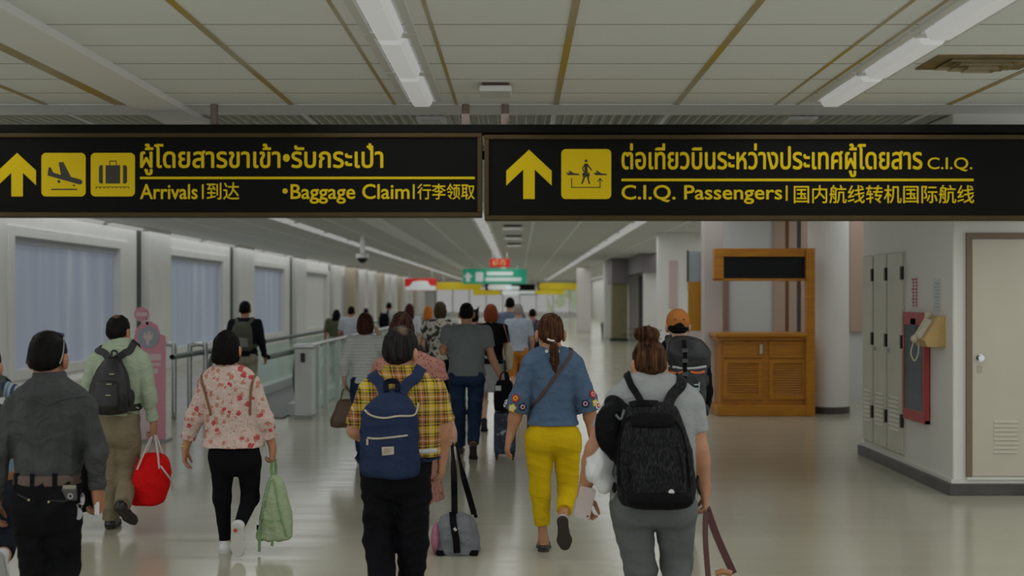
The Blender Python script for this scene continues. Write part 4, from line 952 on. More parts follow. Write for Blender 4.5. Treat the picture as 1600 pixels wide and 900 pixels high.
for a in ((806, 621, 'r', 'y'), (801, 636, 'y', 'w'), (791, 630, 'w', 'n'), (816, 634, 'n', 'p'), (925, 615, 'r', 'p'), (914, 629, 'n', 'p'), (929, 629, 'y', 'w'), (933, 633, 'w', 'r')): emb(*a)
WOMAN_Y = P
q0, q1 = P.p(893, 548), P.p(826, 640)
t = pack_root('shoulder_bag', P, 822, 640, 'dark brown bag strap crossing the back of the blue blouse, bag carried in front', 'bag')
strp = M('strap_brown', (.06, .025, .018), .5)
strap(P, 'strap', [('f', q0.x-.06, q0.z-.1), ('t', q0.x-.01, .02)]+[('b', q0.x+(q1.x-q0.x)*k, q0.z-.015+(q1.z-q0.z)*k) for k in (.06, .3, .55, .8, 1)]+[('l', .02, q1.z-.02)], .022, .004, strp, t)
f, o = Field(.007), None; a = P.p(826, 655); f.add(p_box((a.x+.10, .165, a.z-.02), (.11, .045, .08), .02)); f.build('body', strp, t); rebase(t, P.loc)
# --- woman in the floral blouse
P = Person('woman in pink floral blouse and black trousers carrying a pale green backpack', 8.2, 362, tone=S_TAN, seed=8)
P.head(355, 514, 1.06, -.1, neck=P.p(356, 572))
P.torso([(570, 336, 378, .055), (580, 322, 392, .075), (598, 313, 402, .092), (625, 316, 403, .1), (655, 322, 402, .1), (680, 321, 407, .112), (698, 317, 411, .142)])
P.arm('l', (324, 600), (304, 652), (290, 700, .02), r=(.044, .04, .038, .026), curl=.55, hd=(-.1, .1, -1), pn=(1, .1, 0)); P.arm('r', (394, 600), (413, 655), (426, 698, .02), r=(.044, .04, .038, .026), curl=1.35, hd=(.02, .05, -1))
P.legs(((348, 722), (347, 778, .03), (352, 846, .05)), ((389, 722), (391, 778, .06), (374, 822, -.2)), r=(.078, .05, .034))
def floral():
    t = NT('floral_print'); t.set(Roughness=.8); base = t.ramp(t.noise(55, 2), [(.45, (.60, .44, .39)), (.6, (.64, .51, .44))])
    def spots(scale, c1, c2, size, keep, warp=.35):
        v = t.n('ShaderNodeTexVoronoi'); v.inputs['Scale'].default_value = scale; nz = t.n('ShaderNodeTexNoise'); nz.inputs['Scale'].default_value = scale*3; m = t.n('ShaderNodeVectorMath', operation='MULTIPLY_ADD'); t.l(t.obj(), nz.inputs['Vector']); t.l(nz.outputs['Color'], m.inputs[0]); m.inputs[1].default_value = (warp/scale,)*3; t.l(t.map((1, .35, 1)), m.inputs[2]); t.l(m.outputs[0], v.inputs['Vector'])
        sel = t.n('ShaderNodeSeparateColor'); t.l(v.outputs['Color'], sel.inputs[0]); k = t.math('GREATER_THAN', sel.outputs[0], 1-keep); d = t.math('LESS_THAN', v.outputs['Distance'], size)
        return t.math('MULTIPLY', k, d), t.ramp(v.outputs['Distance'], [(0, c2), (size*.45, c1), (size, c1)])
    c = base
    for a in ((75, (.25, .23, .13), (.22, .18, .10), .26, .35, .9), (60, (.50, .28, .24), (.48, .34, .28), .30, .4, .9), (24, (.50, .20, .15), (.44, .26, .12), .36, .6, .75), (17, (.50, .06, .07), (.42, .12, .08), .30, .7, .5)):
        k, cc = spots(*a); c = t.mix(c, cc, k)
    t.col(c); t.wrinkle(); return t.mat
P.shirt(floral(), sleeve=1.72, sr=(.058, .062, .05), name='blouse', fold=.006, ex=.010)
P.pants(JET, [(688, 330, 402, .10), (715, 327, 406, .115), (738, 329, 406, .11)], r=(.082, .058, .038), hem=.97, fold=.0015, name='trousers')
ws = M('white_sneaker', (.66, .66, .66), .55)
P.shoe('l', (-.05, 1, 0), (0, 0, 1), .235, ws, M('sole_white', (.62, .61, .58), .6), 'sneaker'); o = P.shoe('r', (.0, .22, -1), (0, 1, .25), .24, ws, M('sole_white', (.62, .61, .58), .6), 'sneaker')
a = P.p(371, 838, -.3); h = P.lg['r'][2]; MB().disc(Vector((h.x-.006, h.y-.085, h.z-.012)), .013, (0, -1, -.2), .004, 16).build('logo_dot', M('red_dot', (.5, .08, .05), .5), o)
P.done(); P.hair('bob', HB, -.085, big=.97)
w_ = P.arm_('l') if False else P.arm_l[2]; MB().tube([w_+Vector((.026*math.cos(k*.42), .026*math.sin(k*.42), .012)) for k in range(16)], .006, 6).build('bracelet', M('gold_band', (.55, .38, .06), .4), P.root)
t = pack_root('shoulder_bag', P, 360, 650, 'small brown bag worn on the chest with brown straps over the floral blouse', 'bag'); bs = M('strap_tan', (.20, .09, .03), .5)
for x0, x1 in ((319, 334), (398, 394)):
    u, v, z = P.p(x0, 582), P.p(x1, 640), P.p(x0, 600)
    strap(P, 'strap', [('f', u.x*.8, u.z-.16), ('f', u.x, u.z-.06), ('t', u.x, .03), ('b', u.x, u.z-.05), ('b', (u.x+v.x)/2-.005, (u.z+v.z)/2), ('b', v.x, v.z), ('b', v.x*1.02, v.z-.03)], .016, .005, bs, t)
f = Field(.008); f.add(p_box((0, .19, P.p(0, 625).z), (.12, .05, .10), .03)); f.build('body', bs, t); rebase(t, P.loc)
# pale green backpack hanging from her hand
grn = cloth('green_nylon', (.36, .44, .27), .6, .1); grd = cloth('green_webbing', (.22, .36, .16), .7)
t = pack_root('backpack', P, 428, 850, 'pale green backpack hanging by its top loop from the hand of the floral blouse woman', 'backpack')
f = Field(.006); z = lambda x, y, dy=0: P.p(x, y, dy); rows = []
for y, xl, xr, th in ((742, 422, 432, .05), (752, 417, 441, .09), (780, 409, 449, .14), (815, 403, 456, .16), (838, 399, 455, .16), (846, 402, 452, .14)):
    a, b = z(xl, y), z(xr, y); rows.append((a.z, (a.x+b.x)/2, .03, (b.x-a.x)/2, th/2))
f.add(p_loft(rows, 2.6, .02)); bo = f.build('body', grn, t, fold_fn(.008, 4, .5))
def tubez(pts, r, n, m, par, mat): return MB().tube(catmull(pts, 6), r, 8).build(n, mat, par)
f2 = f
def surf(x, y, g=.004):
    q = z(x, y); h = f2.hit((q.x, -1, q.z), (0, 1, 0), 2); return (h+Vector((0, -g, 0))) if h is not None else q
MB().tube([surf(x, y) for x, y in ((427, 748), (431, 757), (437, 790), (444, 815), (450, 838))], .005, 6).build('zipper', grd, bo); MB().tube([surf(x, y) for x, y in ((424, 750), (416, 780), (409, 812), (404, 836))], .006, 6).build('seam', grd, bo); MB().tube([surf(x, y) for x, y in ((411, 808), (425, 812), (442, 812))], .004, 6).build('pocket_seam', grd, bo)
ribbon(catmull([z(427, 748, .03), z(424, 735, .02), z(426, 718, .02), z(430, 718, .03), z(431, 735, .04), z(430, 748, .04)], 6), .02, .004, (0, -1, .2)).build('top_loop', grd, t)
for x, y0, y1 in ((405, 826, 862), (425, 845, 853)): ribbon(catmull([z(x, y0, -.04), z(x+.5, (y0+y1)/2, -.04), z(x, y1, -.035)], 5), .02, .003, (0, -1, 0)).build('strap', grd, t)
MB().box(tuple(surf(401.5, 825)+Vector((0, -.006, -.012))), tuple(surf(401.5, 825)+Vector((.03, .01, .02)))).build('buckle', JET, t)
rebase(t, P.loc)
# --- man in the yellow plaid shirt
P = Person('man with thinning hair in a short sleeved yellow plaid shirt and black trousers', 6.4, 620, tone=S_TAN, seed=12)
P.head(627, 511, 1.02, -.35, neck=P.p(624, 580))
P.torso([(574, 600, 652, .06), (584, 585, 668, .08), (600, 566, 688, .095), (625, 560, 696, .112), (660, 561, 694, .122), (700, 562, 690, .13), (712, 563, 688, .128)])
P.arm('l', (580, 610), (556, 672), (592, 688, .23), r=(.05, .045, .042, .03), curl=.8); P.arm('r', (678, 610), (692, 665), (691, 712, .03), r=(.05, .045, .042, .03), curl=.55)
P.legs(((594, 760), (592, 842, .05), (600, 935, -.15)), ((645, 760), (645, 850, .05), (642, 958, .1)), r=(.09, .06, .04))
def plaid():
    t = NT('plaid_cotton'); t.set(Roughness=.85); sp = t.n('ShaderNodeSeparateXYZ'); t.l(t.obj(), sp.inputs[0])
    u = t.math('ADD', sp.outputs[0], t.math('MULTIPLY', sp.outputs[1], .45)); per = .112
    fx = t.math('FRACT', t.math('DIVIDE', t.math('ADD', u, 5), per)); fz = t.math('FRACT', t.math('DIVIDE', t.math('ADD', sp.outputs[2], 5.02), per))
    Yc, O, B, Wh = (.62, .44, .02), (.42, .14, .02), (.018, .012, .012), (.66, .58, .48)
    st = [(0, Yc), (.14, B), (.22, Yc), (.27, B), (.35, O), (.46, Wh), (.50, O), (.62, B), (.70, Yc), (.75, B), (.82, Yc), (.94, Wh), (.975, Yc)]
    a = t.ramp(fx, st, 'CONSTANT'); b = t.ramp(fz, st, 'CONSTANT'); t.col(t.mix(t.mix(a, b, .5), t.mix(a, b, 1, 'MULTIPLY'), .18)); t.wrinkle(); return t.mat
plm = plaid()
P.shirt(plm, sleeve=.93, sr=(.066, .068, .05), fold=.0055)
P.pants(cloth('black_suiting', (.007, .007, .009), .7, weave=400), [(690, 565, 686, .118), (720, 561, 676, .13), (752, 562, 675, .132), (775, 566, 672, .12)], r=(.098, .080, .07), fold=.007)
P.shoe('l', (0, .6, -.75), (0, .75, .6), .26, blk_leather); P.shoe('r', (0, 1, 0), (0, 0, 1), .26, blk_leather); P.done()
P.hair('short', hair_mat('hair_thin', (.007, .006, .006), .4, (.06, .055, .05), bald=tuple(P.hc+Vector((.012, -.055, .105))), balds=(.034, .045, .045), baldc=(.13, .085, .055)), big=1.1)
f = Field(.006); f.add(p_loft(P.rows([(588, 592, 662, .078), (580, 598, 655, .068), (570, 602, 652, .064)]), 2, .006)); f.build('collar', plm, P.root)
f = Field(.006); f.add(p_loft(P.rows([(697, 563, 689, .135), (706, 563, 689, .135)]), 2.1, .004)); f.build('belt', M('belt_white', (.5, .5, .5), .5), P.root)
PLAID = P
navy = cloth('navy_canvas', (.022, .034, .075), .8, .18); cream_t = cloth('cream_tape', (.50, .44, .32), .7)
t = pack_root('backpack', P, 612, 742, 'navy canvas backpack with cream zips and a small label on the plaid shirt', 'backpack'); yb = -.125
f, bo = pack_body(P, [(607, 606, 625, .05), (618, 590, 640, .11), (634, 573, 651, .17), (645, 568, 655, .18), (680, 566, 657, .185), (725, 567, 658, .19), (742, 572, 655, .17)], yb, 3.6, .006, .025, t, navy, fold=.005, seed=3)
def sp(x, y, g=.002, F_=None):
    q = P.p(x, y, -.3); h = (F_ or f).hit((q.x, -1, q.z), (0, 1, 0), 2); return (h+Vector((0, -g, 0))) if h is not None else q
def seamline(pts, r, name, mat, par, F_=None, n=6):
    MB().tube([sp(x, y, .002, F_) for x, y in [(lambda v: (v.x, v.y))(w) for w in catmull([Vector((a, b, 0)) for a, b in pts], n)]], r, 6).build(name, mat, par)
seamline([(569, 641), (580, 649), (600, 653), (622, 650), (640, 650), (648, 648), (652, 640), (654, 630)], .0045, 'zipper', cream_t, bo); seamline([(574, 684), (590, 685), (612, 683), (637, 680)], .0045, 'zipper', cream_t, bo)
ribbon([sp(574, 686, .004), sp(574.5, 695, .004)], .009, .003, (0, -1, 0)).build('zip_pull', cream_t, bo)
lb = [sp(x, y, .003) for x, y in ((597, 698), (616, 697), (616, 709), (598, 711))]; lo = MB().prism(lb, ND, .003).build('label_patch', cloth('label_cream', (.48, .42, .33), .7), bo)
mb = MB()
for k in range(3): mb.prism([sp(600, 700.5+3*k, .0075), sp(613-2*k, 700+3*k, .0075), sp(613-2*k, 701.2+3*k, .0075), sp(600, 701.7+3*k, .0075)], ND, .001)
mb.build('lettering', cloth('label_ink', (.30, .20, .12), .7), lo)
ribbon(catmull([P.p(604, 612, -.2), P.p(603, 600, -.17), P.p(607, 596, -.16), P.p(617, 596, -.16), P.p(621, 600, -.17), P.p(621, 611, -.2)], 6), .028, .006, (0, -1, 0)).build('carry_handle', cloth('navy_dark', (.008, .01, .02), .8), t)
for x0, x1, sd in ((602, 585, 'l'), (626, 650, 'r')):
    a, b, lo = P.p(x0, 614, -.15), P.p(x1, 584, -.05), P.p(566 if sd == 'l' else 657, 722)
    strap(P, 'strap', [Vector((a.x, -.19, a.z)), ('b', (a.x+b.x)/2, (a.z+b.z)/2), ('b', b.x, b.z-.02), ('t', b.x*1.12+(.0), .04), ('f', b.x*1.15, b.z-.12), ('f', b.x*1.25, b.z-.28), (sd, .05, lo.z+.05), Vector((lo.x, -.13, lo.z+.02))], .058, .009, navy, t, gap=.004)
rebase(t, P.loc)
# --- woman in the grey T-shirt with the black backpack
P = Person('woman in grey T-shirt and leggings with a hair bun, holding a phone', 6.2, 1022, tone=S_TAN, seed=21)
P.head(1014, 529, 1.0, .15, neck=P.p(1018, 592), tilt=-.08)
P.torso([(580, 988, 1046, .065), (594, 970, 1068, .085), (612, 952, 1088, .11), (645, 952, 1092, .13), (690, 955, 1090, .14), (740, 955, 1088, .145), (784, 952, 1090, .152)])
P.arm('l', (966, 632), (930, 702, -.02), (912, 770, .02), r=(.055, .05, .046, .031), curl=.9, hd=(.05, .2, -1), pn=(.55, -.8, 0), th=(.9, .5, .1)); P.arm('r', (1079, 632), (1090, 702), (1101, 764, .02), r=(.057, .052, .047, .031), curl=.95, hd=(.06, .1, -1))
P.legs(((988, 812), (1001, 892, .04), (1005, 985, .05)), ((1055, 812), (1057, 880, .08), (1058, 962, -.22)), r=(.1, .072, .045))
P.shirt(cloth('grey_jersey', (.33, .345, .345), .85, .05), sleeve=.62, sr=(.072, .072, .05), fold=.005, name='t_shirt')
lg = NT('grey_melange'); lg.set(Roughness=.8); lg.col(lg.ramp(lg.noise(420, 2), [(.35, (.075, .082, .08)), (.65, (.135, .145, .142))]))
P.pants(lg.mat, [(762, 956, 1086, .15), (790, 952, 1089, .158), (815, 953, 1088, .15)], r=(.105, .080, .05), fold=.0025, name='leggings')
P.shoe('l', (0, 1, 0), (0, 0, 1), .24, JET); P.shoe('r', (0, .5, -.8), (0, .8, .5), .24, JET); P.done()
hb = hair_mat('hair_bun_brown', (.016, .007, .004), .8, (.16, .07, .025)); P.hair('bun', hb, shift=(-.02, .0, -.004), big=1.07)
mb = MB()
for k in range(14):
    a = RNG.rand()*6.28; c = P.hc+Vector((-.022, -.05, .14)); r = .055+.012*RNG.rand(); q = c+Vector((math.cos(a)*r*1.2, -.03*RNG.rand(), math.sin(a)*r*.75)); mb.tube([q, q+Vector((math.cos(a)*.02-.01, -.01, .014*math.sin(a))), q+Vector((math.cos(a)*.03-.022, -.012, .0))], .0013, 4)
mb.build('loose_hair', hb, P.root)
BAGW = P
jac = NT('jacquard_black'); jac.set(Roughness=.7); jac.b.inputs['Specular IOR Level'].default_value = .1; jn = jac.noise(1, 2, jac.map((330, 40, 42))); jac.col(jac.ramp(jn, [(.50, (.007, .007, .008)), (.62, (.034, .034, .036))])); jac.bump(jn, .3, .003); JAC = jac.mat; bkp = cloth('black_nylon', (.007, .007, .008), .6, weave=300)
t = pack_root('backpack', P, 1022, 790, 'large black patterned backpack with round white badge on the grey T-shirt', 'backpack'); yb = -.145
f, bo = pack_body(P, [(626, 985, 1048, .07), (640, 972, 1058, .12), (670, 966, 1068, .17), (710, 962, 1078, .2), (760, 961, 1083, .2), (782, 968, 1078, .18), (791, 990, 1060, .14)], yb, 3.0, .006, .03, t, JAC, fold=.004, seed=4)
f3, pk_ = pack_body(P, [(688, 984, 1050, .04, .17), (702, 978, 1060, .07, .17), (760, 978, 1064, .085, .17), (777, 986, 1058, .06, .17)], yb, 3.4, .006, .02, t, JAC, 'front_pocket', .003, 5)
f4, b4 = pack_body(P, [(757, 976, 1070, .1, .17), (770, 972, 1074, .105, .165), (786, 980, 1066, .08, .14)], yb, 3.2, .006, .02, t, bkp, 'bottom_panel', 0)
f5, b5 = pack_body(P, [(641, 984, 1046, .03, .11), (652, 980, 1050, .05, .12), (664, 983, 1046, .03, .14)], yb, 2.4, .006, .012, t, bkp, 'top_panel', 0)
seamline([(981, 750), (980, 705), (990, 688), (1015, 684), (1045, 687), (1058, 703), (1064, 750)], .004, 'zipper', bkp, pk_, f3); seamline([(966, 760), (968, 690), (976, 660), (990, 650)], .005, 'piping', bkp, bo, f); seamline([(1077, 760), (1070, 690), (1058, 660), (1046, 650)], .005, 'piping', bkp, bo, f)
q = sp(1045, 764, .004, f4); MB().disc(q, .0135, (0, -1, 0), .004, 24).build('badge', M('badge_white', (.66, .66, .62), .4), b4)
ribbon(catmull([sp(985, 634, .0, f)+Vector((0, .04, 0)), sp(1000, 632, .02, f), sp(1016, 632, .022, f), sp(1032, 634, .0, f)+Vector((0, .04, 0))], 6), .03, .008, (0, -1, .4)).build('carry_handle', bkp, t)
f6 = Field(.006); q = P.p(1072, 755, -.2); f6.add(p_ell(q+Vector((.0, -.03, .02)), (.035, .08, .095))); f6.build('side_pocket', bkp, t, fold_fn(.006, 9, .6))
for x0, x1, sd in ((990, 972, 'l'), (1040, 1062, 'r')):
    a, b, lo = P.p(x0, 634, -.15), P.p(x1, 598, -.05), P.p(960 if sd == 'l' else 1084, 760)
    if sd == 'l': a = P.p(1003, 632, -.15); b = P.p(984, 596)
    strap(P, 'strap', [Vector((a.x, -.2, a.z)), ('b', (a.x+b.x)/2, (a.z+b.z)/2), ('b', b.x, b.z-.015), ('t', b.x*1.05, .04), ('f', b.x*1.1, b.z-.15), ('f', b.x*1.3, b.z-.32), (sd, .05, lo.z+.06), Vector((lo.x, -.13, lo.z))], .055 if sd == 'r' else .035, .01, JAC if sd == 'r' else bkp, t, gap=.004)
rebase(t, P.loc)
# black jacket bundled over the left shoulder side of the pack
t = pack_root('jacket', P, 955, 690, 'rolled black jacket slung at the shoulder beside the patterned backpack', 'jacket'); f = Field(.007)
q = P.p(955, 665, -.16); f.add(p_ell(q, (.075, .085, .115))); q2 = P.p(962, 632, -.13); f.add(p_cone(q2, P.p(990, 648, -.2), .032, .03), .03); f.add(p_ell(P.p(958, 628, -.1), (.045, .04, .035)), .03); f.add(p_cone(P.p(945, 680, -.16), P.p(960, 710, -.14), .05, .035), .04); f.add(p_cone(P.p(968, 690, -.2), P.p(970, 740, -.18), .03, .03), .03)
f.build('bundle', bkp, t, fold_fn(.012, 3, .6)); seam_ = MB().tube(catmull([P.p(962, 648, -.262), P.p(970, 655, -.26), P.p(975, 640, -.25)], 5), .006, 6).build('strap', M('grey_tab', (.12, .13, .14), .5), t); rebase(t, P.loc)
# white plastic bag over her wrist
t = pack_root('plastic_bag', P, 940, 770, 'crumpled white plastic bag hanging on the forearm of the woman with the phone', 'bag'); f = Field(.006)
f.add(p_ell(P.p(940, 725, -.06), (.065, .06, .075))); f.add(p_ell(P.p(926, 738, -.06), (.04, .05, .05)), .03); f.add(p_ell(P.p(946, 757, -.06), (.05, .05, .05)), .04); f.add(p_cone(P.p(926, 712, -.03), P.p(938, 705, -.05), .03, .03), .03)
pb = M('white_plastic', (.72, .73, .73), .35, var=.04); f.build('body', pb, t, fold_fn(.016, 6, .8, .7)); MB().tube(catmull([P.p(930, 712, -.06), P.p(922, 700, .03), P.p(934, 703, .05), P.p(944, 712, -.04)], 6), .01, 8).build('handle', pb, t); rebase(t, P.loc)
# phone in her left hand
t = pack_root('phone', P, 914, 795, 'pale pink phone held in the hand of the woman in grey leggings', 'phone'); ph = M('phone_pink', (.55, .45, .43), .3); c = P.p(914, 786, -.035)
Rm = Matrix.Rotation(.1, 3, 'Z') @ Matrix.Rotation(.22, 3, 'Y'); MB().prism([c+Rm @ Vector((u, 0, v)) for u, v in rrect(-.041, -.08, .041, .08, .012)], Rm @ Vector((0, 1, 0)), .009).build('body', ph, t, bevel=.002)
a = c+(Matrix.Rotation(.1, 3, 'Z') @ Matrix.Rotation(.22, 3, 'Y')) @ Vector((.027, -.001, -.062)); MB().disc(a, .005, (0, -1, 0), .002, 14).build('camera_lens', black, t); rebase(t, P.loc)
# maroon strapped bag in her right hand (mostly below the picture)
t = pack_root('travel_bag', P, 1128, 985, 'grey bag on long maroon straps carried low by the woman in grey leggings', 'bag'); mar = M('maroon_strap', (.085, .022, .022), .5)
f = Field(.008); f.add(p_box(P.p(1132, 945, .04), (.14, .10, .13), .05)); f.build('body', cloth('grey_canvas', (.25, .26, .27), .8), t, fold_fn(.006, 2))
top = P.p(1103, 793, .02)
ribbon(catmull([top, P.p(1102, 840, -.01), P.p(1107, 908, -.03)], 6), .028, .006, (.1, -1, 0)).build('strap', mar, t); ribbon(catmull([top+Vector((.004, .012, 0)), P.p(1121, 840, .04), P.p(1146, 896, .05)], 6), .038, .006, (0, -1, .2)).build('strap', mar, t)
MB().tube([P.p(1096, 797, .03), top, P.p(1108, 797, .02)], .012, 8).build('grip', M('dark_grip', (.03, .015, .015), .5), t); MB().tube([P.p(1118, 896, -.02), P.p(1130, 893, -.02), P.p(1143, 896, -.02)], .016, 8).build('fastener', M('tan_leather', (.40, .18, .07), .4), t); rebase(t, P.loc)
# --- man in the charcoal denim shirt
P = Person('man in charcoal denim shirt, black jeans and brown belt with sunglasses on his head', 5.83, 80, tone=S_DARK, seed=31)
P.head(76, 515, 1.06, -.08, neck=P.p(77, 590))
P.torso([(586, 54, 102, .06), (596, 42, 114, .078), (610, 24, 134, .095), (632, 16, 142, .115), (665, 18, 138, .125), (705, 22, 131, .12), (745, 23, 124, .115)])
P.arm('l', (27, 634), (0, 708, -.02), (-6, 782, .03), r=(.044, .037, .033, .027), curl=.7); P.arm('r', (131, 634), (151, 708, -.02), (152, 766, .03), r=(.044, .037, .033, .027), curl=1.2, hs=1.1, hd=(.05, .25, -1))
P.legs(((49, 808), (57, 893, .04), (60, 990, .06)), ((99, 808), (101, 884, .08), (96, 968, -.22)), r=(.088, .06, .042))
dnm = NT('charcoal_denim'); dnm.set(Roughness=.8); dn = dnm.noise(7, 6, rough=.7); dnm.col(dnm.ramp(dn, [(.3, (.022, .024, .024)), (.7, (.056, .059, .060))])); dnm.wrinkle(400, .3, .5, 6); DNM = dnm.mat
P.shirt(DNM, sleeve=1.98, sr=(.062, .051, .039), fold=.009, fz=1.2)
bj = cloth('black_denim', (.008, .008, .009), .8, .3, 500)
P.pants(bj, [(742, 24, 124, .112), (775, 22, 126, .132), (808, 23, 126, .135), (828, 27, 122, .12)], r=(.088, .072, .058), fold=.006, name='jeans')
P.shoe('l', (0, 1, 0), (0, 0, 1), .27, blk_leather); P.shoe('r', (0, .5, -.8), (0, .8, .5), .27, blk_leather); P.done(); P.hair('short', HB, big=1.0)
f = Field(.006); f.add(p_loft(P.rows([(598, 46, 109, .082), (588, 51, 104, .07), (580, 53, 102, .066)]), 2, .005)); f.build('collar', DNM, P.root)
f = Field(.005); f.add(p_loft(P.rows([(756, 22.5, 125, .122), (738, 23, 124, .12)]), 2.1, .004)); bl = f.build('belt', M('belt_brown', (.085, .050, .036), .45, bump=.2, bscale=60), P.root)
for x in (38, 66, 99): 
    q = P.p(x, 747); h = f.hit((q.x, -1, q.z), (0, 1, 0), 2); MB().box((h.x-.010, h.y-.006, h.z-.036), (h.x+.010, h.y+.01, h.z+.036)).build('belt_loop', bj, bl)
def seam_on(pts, r, name, mat, par, fld, g=.002):
    out = []
    for w in catmull([Vector((a, b, 0)) for a, b in pts], 6):
        q = P.p(w.x, w.y, -.1); h = fld.hit((q.x, -1, q.z), (0, 1, 0), 2)
        if h is not None: out.append(h+Vector((0, -g, 0)))
    return MB().tube(out, r, 5).build(name, mat, par)
thr = M('denim_seam', (.045, .047, .048), .8); seam_on([(28, 622), (50, 622), (66, 627), (77, 632), (90, 626), (108, 621), (128, 620)], .0028, 'yoke_seam', thr, P.root, P.sf, .004)
pt = M('pocket_seam', (.03, .03, .031), .8); seam_on([(30, 771), (48, 778)], .003, 'pocket_edge', pt, P.root, P.pf, .004); seam_on([(84, 780), (104, 782), (122, 776)], .003, 'pocket_edge', pt, P.root, P.pf, .004)
for x, y in ((50, 779), (81, 782)): q = P.p(x, y, -.1); h = P.pf.hit((q.x, -1, q.z), (0, 1, 0), 2); MB().disc(h+Vector((0, -.003, 0)), .005, (0, -1, 0), .004, 10).build('rivet', M('brass', (.5, .42, .25), .3, .8), P.root)
# things in his back pocket and on his head
def bp(x, y, g=.0):
    q = P.p(x, y, -.12); h = None
    while h is None: h = P.pf.hit((q.x, -1, q.z), (0, 1, 0), 2); q.x -= .004
    return Vector((P.p(x, y, -.12).x, h.y-g, h.z))
q = bp(104, 772); t = empty('phone', P.loc+q, 'dark leather cased phone with round clasp in the back pocket of the black jeans', 'phone')
MB().box((-.036, -.022, -.035), (.036, .0, .022)).build('case', M('case_dark', (.05, .045, .04), .4), t, bevel=.006); MB().box((-.03, -.020, .004), (.034, -.004, .038)).build('flap', M('case_tan', (.24, .22, .17), .4), t, bevel=.006); MB().disc((.012, -.022, -.012), .014, (0, -1, 0), .006, 20).disc((.012, -.028, -.012), .007, (0, -1, 0), .003, 16, 1).build('clasp', [M('clasp', (.3, .3, .31), .25, .8), black], t)
q = bp(114, 798); t = empty('sunglasses', P.loc+q, 'silver wire sunglasses hanging from the back pocket of the black jeans', 'sunglasses'); gm = M('mirror_lens', (.35, .34, .36), .15, .6); wr_ = M('wire_silver', (.5, .5, .48), .3, .9)
MB().disc((-.001, -.014, -.028), .018, (0, -1, 0), .003, 20, ry=.028).build('lens', gm, t); MB().disc((.018, -.014, .042), .010, (0, -1, 0), .003, 16, ry=.03).build('lens', gm, t); MB().tube([(.0, -.018, .0), (-.012, -.02, .014), (.004, -.02, .022), (.016, -.018, .016), (.014, -.018, .0), (0, -.018, -.001)], .0018, 6).tube([(-.035, -.018, .028), (-.018, -.02, .018), (0, -.018, .012)], .0018, 6).tube([(-.045, -.016, -.042), (-.03, -.018, -.034), (-.018, -.016, -.028)], .0015, 6).build('frame', wr_, t)
hc = P.hc; t = empty('sunglasses', P.loc+hc+Vector((0, 0, .06)), 'dark sunglasses pushed up on the short black hair', 'sunglasses')
sg = M('glasses_blue', (.01, .014, .045), .2); tm = M('temple_silver', (.30, .32, .34), .35, .5); mb = MB()
for k in (-1, 1): mb = MB().tube(catmull([(k*.054, .035, .040), (k*.078, -.015, .0), (k*.083, -.045, -.05), (k*.079, -.07, -.09)], 6), .0026, 6); mb.build('temple', tm if k > 0 else M('temple_dark', (.02, .02, .03), .4), t)
mb = MB()
for k in (-1, 1): mb.disc((k*.034, .03, .046), .030, (0, .3, .95), .004, 24, ry=.022)
mb.tube(catmull([(-.064, .028, .036), (-.03, -.0, .058), (0, .02, .062), (.03, .0, .058), (.064, .028, .036)], 5), .0035, 6).build('lens', sg, t)
w_ = P.arm_r[2]+P.arm_r[3]*.085; t = empty('card', P.loc+w_, 'small white folded paper held in the fist of the man in the charcoal shirt', 'paper'); MB().box((-.010, -.045, -.03), (.012, -.038, .03)).build('paper', M('paper', (.66, .64, .62), .6), t, bevel=.002)
# --- partly seen person behind him
P = Person('partly seen person in blue striped shirt and dark jeans behind the charcoal shirt man', 6.5, -20, tone=S_TAN, seed=37, h=.007)
P.head(-22, 536, .98, 0, neck=P.p(-21, 592)); P.torso([(590, -42, 2, .06), (604, -60, 20, .085), (630, -66, 26, .105), (680, -62, 20, .11), (745, -60, 18, .115)])
P.arm('l', (-58, 618), (-78, 680), (-80, 740, .05)); P.arm('r', (20, 618), (26, 682, .05), (10, 730, .2)); P.legs(((-40, 800), (-42, 868, .05), (-45, 950, .1)), ((2, 790), (9, 838, .08), (5, 868, -.22)), r=(.085, .058, .04))
st = NT('blue_stripe'); st.set(Roughness=.8); sx = st.n('ShaderNodeSeparateXYZ'); st.l(st.obj(), sx.inputs[0]); st.col(st.ramp(st.math('FRACT', st.math('MULTIPLY', st.math('ADD', sx.outputs[0], 4), 21)), [(0, (.03, .05, .12)), (.35, (.30, .36, .40)), (.55, (.16, .24, .32)), (.75, (.38, .43, .45))], 'CONSTANT'))
P.shirt(st.mat, sleeve=1.5, sr=(.06, .052, .04)); P.pants(cloth('dark_jeans', (.016, .020, .030), .8, .25), [(742, -60, 18, .115), (775, -62, 22, .125), (805, -60, 20, .12)], r=(.088, .066, .056), hem=.9, name='jeans')
P.shoe('l', (0, 1, 0), (0, 0, 1), .25, JET); tsm = NT('tread_sole'); br = tsm.n('ShaderNodeTexBrick'); br.inputs['Scale'].default_value = 60; br.inputs['Color1'].default_value = (.015, .015, .016, 1); br.inputs['Color2'].default_value = (.015, .015, .016, 1); br.inputs['Mortar'].default_value = (.4, .4, .38, 1); br.inputs['Mortar Size'].default_value = .12; tsm.l(tsm.map((1, 1, 1), (0, 0, 0), (PI/2, 0, 0)), br.inputs['Vector']); tsm.col(br.outputs['Color'])
P.shoe('r', (.05, .25, -1), (0, 1, .25), .25, ws, tsm.mat, 'sneaker'); P.done(); P.hair('short', HB)
f = Field(.006); f.add(p_loft(P.rows([(750, -60, 19, .125), (736, -60, 19, .124)]), 2.1, .004)); f.build('belt', M('belt_tan', (.28, .10, .03), .45), P.root)
t = pack_root('backpack', P, -22, 715, 'grey backpack cut off by the picture edge on the striped shirt', 'backpack')
